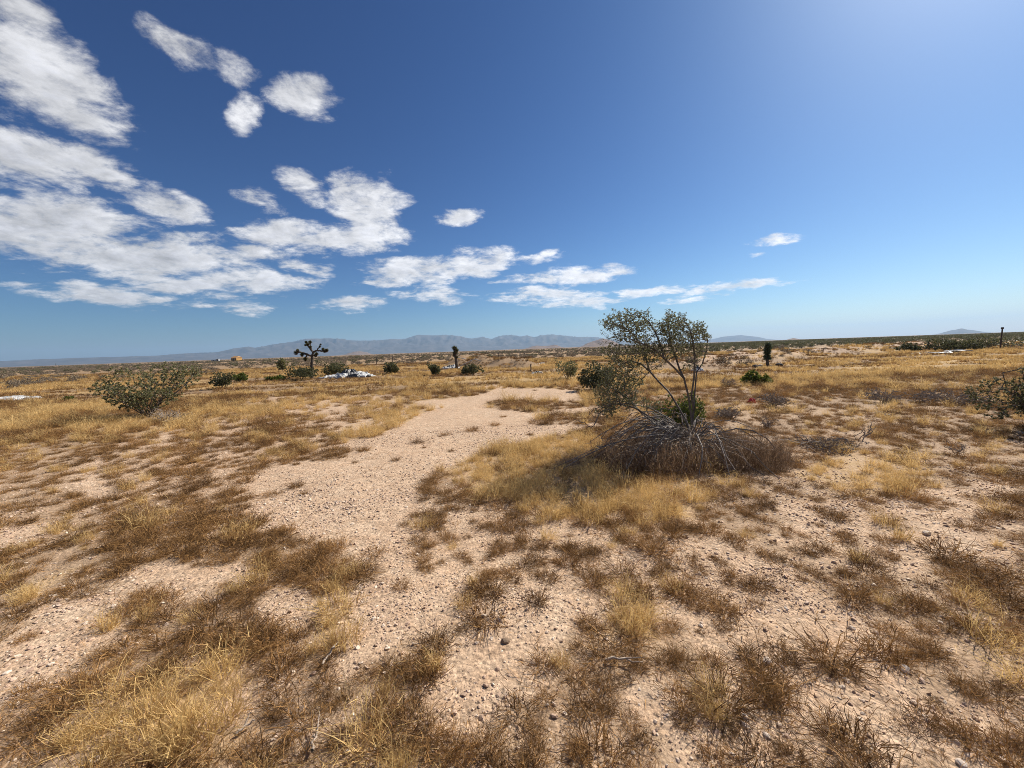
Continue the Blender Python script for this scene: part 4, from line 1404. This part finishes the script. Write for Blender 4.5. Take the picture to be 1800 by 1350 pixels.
# ---- weed tufts standing alone on the open gravel
rw = np.random.default_rng(71)
for (px, py, w) in [(1195, 1038, 46), (1275, 1078, 42), (1330, 1062, 26), (1390, 1176, 48), (1460, 1160, 62), (1556, 1152, 52), (1567, 920, 22), (1730, 920, 20),
                    (1492, 948, 24), (1664, 972, 40), (1000, 990, 50), (1095, 1004, 40), (940, 1060, 42), (655, 972, 30), (592, 962, 34), (712, 922, 20), (735, 778, 20),
                    (870, 748, 16), (782, 764, 16), (1244, 934, 34), (1290, 950, 32), (1440, 964, 26), (1352, 1222, 56), (1625, 1262, 40), (1612, 1292, 34), (1692, 1288, 26),
                    (850, 1092, 62), (742, 1200, 56), (482, 868, 22), (432, 874, 24), (1088, 1068, 44), (793, 792, 14), (828, 758, 18), (942, 744, 22), (962, 780, 14), (882, 794, 14),
                    (1466, 910, 26), (1384, 930, 26), (1524, 1000, 44), (1180, 1100, 34), (1730, 1010, 44), (1770, 1060, 50), (1500, 1060, 38)]:
    loc = on_ground(px, py, .004)
    sc_ = w * math.hypot(loc.x, loc.y, CAM_H) / F_PX / .17
    o = add_obj('weed_tuft', weeds[rw.integers(0, 6)], None, loc, (0, 0, rw.uniform(0, 6.28)), (sc_, sc_, sc_ * rw.uniform(.8, 1.1)))
    tag(o, 'brown dry weed tuft standing by itself on open gravel', 'weed', 'lone weed tufts on the gravel')

# ---- stones lying about
def stone_mesh(name, seed, mat):
    import bmesh
    r = np.random.default_rng(seed)
    bm = bmesh.new()
    bmesh.ops.create_icosphere(bm, subdivisions=2, radius=1.0)
    o_ = r.uniform(-50, 50, 3)
    for v_ in bm.verts:
        c = np.array(v_.co)
        k_ = .72 + .55 * float(vnoise(c[0] * 1.4 + o_[0] + c[2], c[1] * 1.4 + o_[1] - c[2], seed))
        v_.co = Vector((c[0] * k_, c[1] * k_ * .8, max(c[2] * k_ * .62, -.35)))
    me = bpy.data.meshes.new(name)
    bm.to_mesh(me)
    bm.free()
    me.materials.append(mat)
    return me


def stone(label, px, py, w_px, mat, seed, group=None):
    loc = on_ground(px, py)
    s_ = px_size(w_px, loc) * .5 * math.hypot(1, loc.x / loc.y) ** .5
    o = add_obj('stone', stone_mesh('stone', seed, mat), None, loc + Vector((0, 0, s_ * .2)), (0, 0, seed * 1.3), (s_, s_, s_))
    return tag(o, label, 'stone', group)


stone('black flattish rock lying left of the yucca foot', 1328, 644, 11, M_STONE, 1)
stone('grey-brown upright rock between the left black rock and the yucca', 1337, 642, 7, M_GREYPL, 2)
stone('smallest brown rock right at the foot of the yucca', 1356, 643, 6, M_STONE, 3)
stone('black rock lying right of the yucca', 1369, 642, 12, M_STONE, 4)
stone('brown rounded stone on the bare gravel near the bottom centre', 888, 1128, 17, M_BROWNST, 5)
for i, (px, py, w, lb) in enumerate([
        (1347, 1164, 17, 'pale elongated stone chip beside dark tufts in the lower right'), (1348, 1296, 13, 'pale stone lying on open gravel near the lower right corner, nearest of its kind'),
        (1629, 940, 12, 'pale flat stone on the bare gravel toward the right edge'), (1232, 1098, 9, 'small white stone left of a small tuft on the right gravel'),
        (1497, 1102, 10, 'small pale stone in the shade of the brown weeds'), (1590, 1176, 16, 'long pale stone right of the middle lower tufts'),
        (1432, 972, 7, 'tiny white stone beside a tuft right of the large bush'), (1690, 1340, 16, 'pale stone at the very bottom right of the picture'),
        (1310, 1265, 14, 'flat pale stone next to the dark weed clump, bottom right'), (1052, 1216, 9, 'small white stone at the bottom centre by brown weeds')]):
    stone(lb, px, py, w, M_PALE, 20 + i)


for i, (x0, y0, x1, y1, lb) in enumerate([
        (564, 1176, 602, 1130, 'pale dead stick lying among weeds at the lower left, pointing away'),
        (415, 1296, 448, 1276, 'short pale stick lying in the grass near the bottom left'),
        (1070, 1166, 1130, 1174, 'thin dry twig lying on the ground at the lower centre right'),
        (548, 1330, 556, 1296, 'thin pale stick poking out of weeds at the bottom edge')]):
    p0, p1 = on_ground(x0, y0), on_ground(x1, y1)
    rk = np.random.default_rng(90 + i)
    s_ = np.linspace(0, 1, 7)
    PP = np.outer(s_, np.array(p1 - p0)) + rk.normal(0, .006, (7, 3)) + np.array([0, 0, .022])
    st_ = thing('dead_stick', lb, 'stick', p0)
    v_, f_ = tubes(PP[None], (.0065 * (1 - .6 * s_))[None], 6)
    add_obj('shaft', mesh_np('shaft', v_, f_, [M_GREYTWIG], {'tone': np.full(len(v_), .8)}, True), st_)
    b0 = PP[3]
    P2 = b0 + np.outer(np.linspace(0, 1, 4), np.array([rk.normal(0, .06), rk.normal(0, .06), .03]))
    v_, f_ = tubes(P2[None], np.array([[.004, .0035, .0025, .001]]), 5)
    add_obj('side_twig', mesh_np('side_twig', v_, f_, [M_GREYTWIG], {'tone': np.full(len(v_), .7)}, True), st_)


# ---- litter and debris
def crumple(name, w, d, h, mat, seed, nx=44, ny=26, k=1.0):
    """a crumpled sheet lying in a heap: closed at the ground by its rim"""
    r = np.random.default_rng(seed)
    a_, b_ = np.meshgrid(np.linspace(-1, 1, nx), np.linspace(-1, 1, ny))
    o1 = r.uniform(-40, 40)
    rim = 1 + .35 * (fbm(np.arctan2(b_, a_) * 2 + o1, a_ * 0 + seed, seed, 3) - .5)
    q_ = np.clip(1 - np.maximum(np.abs(a_), np.abs(b_)) ** 2.2, 0, 1)
    rid = 1 - np.abs(2 * fbm(a_ * 1.7 + o1, b_ * 1.3, seed, 3, .45) - 1)
    z_ = h * q_ ** .6 * (.25 + .95 * rid ** 1.6 * k) + .01
    x_ = a_ * w * .5 * rim + (fbm(a_ * 4, b_ * 4 + o1, seed + 3, 2) - .5) * w * .08
    y_ = b_ * d * .5 * rim
    z_ = np.where(q_ <= 0, -.02, z_)
    ii = np.arange(nx * ny).reshape(ny, nx)
    f_ = np.stack([ii[:-1, :-1], ii[:-1, 1:], ii[1:, 1:], ii[1:, :-1]], -1).reshape(-1, 4)
    return mesh_np(name, np.column_stack([x_.ravel(), y_.ravel(), z_.ravel()]), f_, [mat])


def heap(name, label, cat, px, py, sheets, seed):
    loc = on_ground(px, py, .01)
    t = thing(name, label, cat, loc)
    for i, (ox, oy, w, d, h, mat, rz) in enumerate(sheets):
        u_ = loc.y / F_PX
        add_obj('sheet', crumple('sheet', w * u_, d, h * u_ * .8, mat, seed + i), t, (ox * u_, oy, .01 * i), (0, 0, rz))
    return t


heap('tarp_heap', 'long crumpled heap of white and black tarps below the Joshua tree', 'tarp', 600, 664,
     [(-36, .1, 24, .9, 3.5, M_BLACK, .1), (-22, .2, 26, 1.0, 6.5, M_WHITE, -.1), (-4, .1, 34, 1.2, 10, M_WHITE, .15), (4, 1.2, 30, 1.4, 16, M_BLACK, 0), (0, -.3, 24, .7, 6.5, M_GREYPL, -.2),
      (17, .2, 16, 1.1, 9.5, M_BLACK, .2), (30, .3, 34, 1.2, 10.5, M_WHITE, -.15), (26, -.25, 22, .5, 6.5, M_BLACK, -.3), (46, .2, 18, .8, 4.5, M_WHITE, -.2), (50, -.05, 8, .4, 3.5, M_BLACK, 0)], 300)
heap('plastic_sheet', 'white crumpled sheet half out of the picture at the left edge', 'tarp', 18, 705,
     [(0, .1, 50, 1.2, 8, M_WHITE, .05), (-6, -.45, 20, .35, 5, M_BLACK, .1), (8, -.5, 14, .3, 3, M_BLACK, .2), (-30, .1, 26, .9, 6, M_WHITE, 0)], 320)
heap('rubbish_heap', 'pile of white and dark rubbish at the foot of the single-headed Joshua tree', 'rubbish', 791, 648,
     [(-8, 0, 14, .7, 4.5, M_WHITE, 0), (0, .2, 16, .8, 7, M_BLACK, .2), (5, -.2, 16, .7, 4, M_GREYPL, .1), (8, .3, 14, .7, 7.5, M_WHITE, -.2), (-2, -.4, 12, .4, 2.5, M_WHITE, .3)], 330)
heap('rubbish_heap', 'small white and black rubbish pile on the orange sand right of the mounds', 'rubbish', 944, 657,
     [(-4, 0, 14, .7, 5, M_WHITE, 0), (4, .1, 14, .6, 5, M_WHITE, .3), (0, -.1, 10, .5, 6, M_BLACK, -.2)], 340)
heap('rubbish_heap', 'flat pale rubbish scatter at the foot of the far bank, left end', 'rubbish', 918, 641,
     [(-6, 0, 20, 1.0, 2.6, M_WHITE, 0), (8, .2, 16, .8, 3.2, M_BLACK, .2)], 345)
heap('rubbish_heap', 'flat white rubbish scatter farther right along the far bank', 'rubbish', 948, 640,
     [(-4, 0, 12, 1.0, 2.4, M_WHITE, 0), (6, .2, 10, .8, 2.8, M_WHITE, .2)], 347)
heap('rubbish_heap', 'white and dark bag seen through the stems of the large creosote bush', 'rubbish', 1226, 654,
     [(-4, 0, 12, .5, 5, M_WHITE, 0), (4, .1, 12, .5, 8, M_WHITE, .3), (3, .25, 8, .4, 10, M_BLACK, .3)], 350)
heap('litter', 'crumpled red plastic caught at the dead grey shrub', 'litter', 1321, 709, [(0, 0, 11, .14, 10, M_RED, .4), (3, .03, 6, .1, 6, M_RED, -.4)], 360)
heap('litter', 'scrap of white litter lying in the right-hand grass', 'litter', 1557, 730, [(0, 0, 11, .12, 3.5, M_WHITE, .2), (-4, .12, 8, .08, 4.5, M_WHITE, -.2)], 370)
heap('litter', 'small white scrap at the foot of the wide left creosote bush', 'litter', 322, 736, [(0, 0, 8, .1, 4, M_WHITE, .2)], 380)
heap('litter', 'flat white scrap left of the long white debris', 'litter', 1612, 621, [(0, 0, 16, .5, 2.2, M_WHITE, 0)], 385)


def board_bm(L_, w_, h_):
    e = min(h_, w_) * .12
    return box_mesh('board', (-L_ / 2, -w_ / 2, -h_ / 2), (L_ / 2, w_ / 2, h_ / 2), [M_WHITE])


dl = on_ground(1676, 621)
dt = thing('debris_pile', 'long flat pile of white boards in front of the right skyline scrub', 'debris', dl)
rd = np.random.default_rng(9)
for i in range(16):
    ox = rd.uniform(-30, 30) * dl.y / F_PX
    me = board_bm(rd.uniform(.5, 1.5), rd.uniform(.12, .3), rd.uniform(.025, .05))
    z_ = .04 + .05 * (i % 5)
    add_obj('board', me, dt, (ox, rd.uniform(-.5, .5), z_ + .02), (rd.normal(0, .12), rd.normal(0, .10), rd.normal(0, .35)))
bl = on_ground(822, 650)
u_ = bl.y / F_PX
bt = thing('white_boards', 'two white boards leaning over the dirt mound', 'boards', bl)
for (x0, y0, x1, y1, d_) in ((805, 645, 834, 631, -1.3), (834, 631, 844, 634, -1.3), (806, 628.5, 818, 631, 1.0)):
    p0, p1 = [(np.array(ray(a, b)) * ((bl.y + d_) / ray(a, b)[1]) + np.array([0, 0, CAM_H])) for a, b in ((x0, y0), (x1, y1))]
    mid_, dv = (p0 + p1) / 2, p1 - p0
    gz = float(height(mid_[0], mid_[1]))
    o = add_obj('board', board_bm(float(np.linalg.norm(dv)), .14, .05), bt)
    o.location = Vector(mid_) - bl
    o.rotation_euler = (0, -math.atan2(dv[2], math.hypot(dv[0], dv[1])), math.atan2(dv[1], dv[0]))


# ---- posts
def post(name, label, px, py, h_px, w_m, seed, cap=False):
    loc = on_ground(px, py, .05)
    h_ = px_size(h_px, loc) + .05
    r = np.random.default_rng(seed)
    s_ = np.linspace(0, 1, 6)
    P_ = np.column_stack([.03 * h_ * s_ + r.normal(0, .006, 6), r.normal(0, .006, 6), s_ * h_ - .1 * (s_ == 0)])
    t = thing(name, label, 'post', loc)
    v_, f_ = tubes(P_[None], (w_m * (1 - .1 * s_))[None], 7)
    top = len(v_)
    v_ = np.vstack([v_, P_[-1] + np.array([0, 0, .01])])
    f_ = np.vstack([f_, [[top - 7 + i, top - 7 + (i + 1) % 7, top, top] for i in range(7)]])
    me = bpy.data.meshes.new('shaft')
    me.from_pydata(v_.tolist(), [], [list(dict.fromkeys(q)) for q in f_.tolist()])
    me.materials.append(M_POST)
    add_obj('shaft', me, t)
    if cap:
        add_obj('cap', box_mesh('cap', (-w_m * 1.2, -w_m * 1.2, 0), (w_m * 1.2, w_m * 1.2, .16), [M_POST]), t, (.03 * h_, 0, h_ - .06))
    return t


post('wooden_post', 'tall dark wooden post standing against the right skyline', 1758, 614, 37, .055, 1, True)
post('fence_post', 'thin dark post on the plain right of the Joshua tree, leftmost of two', 662, 640, 13, .05, 2)
post('fence_post', 'thin dark post on the plain above the small dark round bush', 690, 641, 13, .05, 3)
post('fence_post', 'thin post beside the orange sand right of the mounds', 933, 652, 14, .04, 4)
post('fence_post', 'thin pale post on the far left plain', 99, 649, 9, .06, 5)
post('fence_post', 'thin post on the plain right of the mounds, before the mountains', 876, 634, 14, .05, 6)

# ---- far house and trailers
def gable_house(label, px, py, dist, w_px, h_px):
    dr = ray(px, py)
    x_, y_ = dr[0] / dr[1] * dist, dist
    loc = Vector((x_, y_, float(height(x_, y_))))
    u_ = dist / F_PX
    w_, h_ = w_px * u_, h_px * u_
    d_ = w_ * .7
    t = thing('house', label, 'house', loc, R(-22))
    add_obj('wall', box_mesh('wall', (-w_ / 2, -d_ / 2, -.3), (w_ / 2, d_ / 2, h_ * .68), [M_OCHRE]), t)
    hw, hd, z0, z1 = w_ * .54, d_ * .56, h_ * .68, h_
    v_ = [(-hw, -hd, z0), (hw, -hd, z0), (hw, hd, z0), (-hw, hd, z0), (-hw * .8, 0, z1), (hw * .8, 0, z1)]
    me = bpy.data.meshes.new('roof')
    me.from_pydata(v_, [], [(0, 1, 5, 4), (2, 3, 4, 5), (1, 2, 5), (3, 0, 4), (0, 3, 2, 1)])
    me.materials.append(M_ROOF)
    add_obj('roof', me, t)
    for i, a_ in enumerate((-.32, -.05, .28)):
        kind_ = 'door' if i == 1 else 'window'
        add_obj(kind_, box_mesh(kind_, (w_ * (a_ - .09), -d_ / 2 - .06, h_ * (.02 if i == 1 else .2)), (w_ * (a_ + .09), -d_ / 2 + .02, h_ * .55), [M_DARKWIN]), t)
    return t


gable_house('lone ochre house with tan roof far off on the left plain', 416, 632, 300, 14, 8.5)
for (px, w, h, lb) in ((376, 7, 3.0, 'tiny white trailer far away left of the ochre house'), (383, 3.5, 4.2, 'tiny pale shed between the white trailer and the ochre house')):
    dr = ray(px, 632)
    x_, y_ = dr[0] / dr[1] * 330, 330.0
    u_ = 330 / F_PX
    t = thing('trailer' if w > 5 else 'shed', lb, 'trailer' if w > 5 else 'shed', (x_, y_, float(height(x_, y_))), .2)
    add_obj('wall', box_mesh('wall', (-w * u_ / 2, -1, .2 if w > 5 else -.2), (w * u_ / 2, 1, h * u_), [M_WHITE if w > 5 else M_GREYPL]), t)
    add_obj('roof', box_mesh('roof', (-w * u_ / 2 - .1, -1.1, h * u_ + .003), (w * u_ / 2 + .1, 1.1, h * u_ + .12), [M_WHITE]), t)
    add_obj('door', box_mesh('door', (-.4, -1.04, .3), (.4, -.99, h * u_ * .8), [M_DARKWIN]), t)

# ---- scrub of the far plain
def far_bush(name, seed, leaf_mat, H, Wd, n_attr, per_tip, leaf, shape='dome'):
    nodes, par, tips, r = bush_parts(seed, H, Wd, 7, n_attr, per_tip, leaf, shape)
    m1 = skeleton_mesh('t', nodes, par, M_GREYTWIG, .005, .02, .36, 3, r)
    m2 = leaves_mesh('t', nodes, par, tips, per_tip, leaf, leaf_mat, r)

    def arr(me):
        v_ = np.zeros(len(me.vertices) * 3, np.float32)
        me.vertices.foreach_get('co', v_)
        f_ = np.zeros(len(me.loops), np.int32)
        me.loops.foreach_get('vertex_index', f_)
        t_ = np.zeros(len(me.vertices), np.float32)
        me.attributes['tone'].data.foreach_get('value', t_)
        return v_.reshape(-1, 3), f_.reshape(-1, 4), t_
    a1, a2 = arr(m1), arr(m2)
    bpy.data.meshes.remove(m1)
    bpy.data.meshes.remove(m2)
    vv, ff = join_np([a1[:2], a2[:2]])
    mi = np.concatenate([np.zeros(len(a1[1]), int), np.ones(len(a2[1]), int)])
    return mesh_np(name, vv, ff, [M_GREYTWIG, leaf_mat], {'tone': np.concatenate([a1[2], a2[2]])}, False, mi)


SCRUB = [far_bush('scrub_%d' % i, 400 + i, M_SAGE, .6, 1.1, 70, 8, .075) for i in range(4)]
DARKB = [far_bush('dark_scrub_%d' % i, 420 + i, M_DARKLEAF, 1.15, 1.8, 90, 9, .11, 'round') for i in range(4)]
rs = np.random.default_rng(500)


def place(name, meshes, x_, y_, s_, label, cat, group):
    o = add_obj(name, meshes[rs.integers(0, len(meshes))], None, (x_, y_, float(height(x_, y_)) - .03), (0, 0, rs.uniform(0, 6.28)), (s_ * rs.uniform(.85, 1.25), s_ * rs.uniform(.85, 1.25), s_ * rs.uniform(.75, 1.15)))
    return tag(o, label, cat, group)


# low grey scrub: nearest 230 as single plants
edge = [(-200, 712), (0, 688), (150, 672), (320, 662), (450, 650), (700, 643), (900, 634), (1100, 626), (1240, 618)]
cand = []
while len(cand) < 230:
    d_ = rs.uniform(18, 130) if rs.uniform() < .7 else rs.uniform(18, 60)
    px = rs.uniform(-40, 1240)
    dr = ray(px, 640)
    x_, y_ = dr[0] / dr[1] * d_, d_
    lim = np.interp(px, [e[0] for e in edge], [e[1] for e in edge])
    gx_, gy_ = ground_xy(px, lim)
    if y_ < gy_ * 1.02 or mound_amount(x_, y_) > .05:
        continue
    if vnoise(x_ * .12, y_ * .12, 5) < rs.uniform(.1, .75):
        continue
    cand.append((x_, y_))
for (x_, y_) in cand:
    place('scrub_bush', SCRUB, x_, y_, rs.uniform(.65, 1.35), 'low grey-brown scrub bush dotted over the plain left of the large bush', 'scrub', 'low grey scrub on the plain')
# scattered darker bushes on the left plain
for (px, py, s_) in ((12, 650, .5), (30, 651, .7), (165, 657, .85), (190, 654, .6), (215, 642, .6), (238, 645, .6), (265, 642, .6), (303, 638, .55), (325, 650, .9), (652, 637, .6), (664, 636, .6), (968, 622, .8), (745, 634, .5), (830, 630, .7)):
    x_, y_ = ground_xy(px, py)
    place('creosote_bush', DARKB, x_, y_, s_ * 1.0, 'small dark bush far out among the grey scrub of the plain', 'bush', 'dark bushes on the far plain')
# dark belt under the right skyline
n_ = 0
while n_ < 120:
    px = rs.uniform(1250, 1850)
    d_ = rs.uniform(50, 150)
    dr = ray(px, 600)
    x_, y_ = dr[0] / dr[1] * d_, d_
    near_lim = np.interp(px, [1250, 1500, 1580, 1850], [62, 70, 46, 44])
    if d_ < near_lim or berm_amount(x_, y_) > .02:
        continue
    place('creosote_bush', DARKB, x_, y_, rs.uniform(.75, 1.15), 'dark olive bush in the belt of scrub along the right skyline', 'bush', 'bushes of the right skyline belt')
    n_ += 1
for px in np.arange(1716, 1830, 17):
    x_, y_ = ground_xy(px + rs.uniform(-5, 5), 612)
    place('creosote_bush', DARKB, x_, y_ + rs.uniform(0, 5), rs.uniform(.9, 1.2), 'dark olive bush in the belt of scrub along the right skyline', 'bush', 'bushes of the right skyline belt')
# small brown scrub on the sandy bank
n_ = 0
while n_ < 80:
    px, py = rs.uniform(1200, 1640), rs.uniform(606, 648)
    x_, y_ = ground_xy(px, py)
    if y_ > 90 or berm_amount(x_, y_) < .12:
        continue
    place('scrub_bush', SCRUB, x_, y_, rs.uniform(.4, .85), 'small brown scrub bush rooted on the pale sandy bank', 'scrub', 'scrub on the sandy bank')
    n_ += 1
# everything beyond reads as one mass
C_SCRUB = proto_collection('far_scrub_kinds', SCRUB + DARKB)
x, y = field_points(.14, 60, 330, 1.5, 10)
x2, y2 = field_points(.02, 330, 1100, 1.5, 10)
x, y = np.concatenate([x, x2]), np.concatenate([y, y2])
k = vnoise(x * .05, y * .05, 61) > rng.uniform(.0, .8, len(x))
x, y = x[k], y[k]
n = len(x)
right = x / y > .45 + .15 * (vnoise(x * .03, y * .03, 66) - .5)
pk = np.where((rng.uniform(0, 1, n) < np.where(right, .85, .10)), rng.integers(4, 8, n), rng.integers(0, 4, n))
s = rng.uniform(.7, 1.4, n) * np.where(pk > 3, .8, 1)
scatter('far_scrub', C_SCRUB, np.column_stack([x, y, height(x, y) - .03]), np.column_stack([np.zeros(n), np.zeros(n), rng.uniform(0, 6.28, n)]),
        np.column_stack([s, s, s * .9]), pk, 'desert scrub covering the plain out to the horizon')
print('far scrub', n)
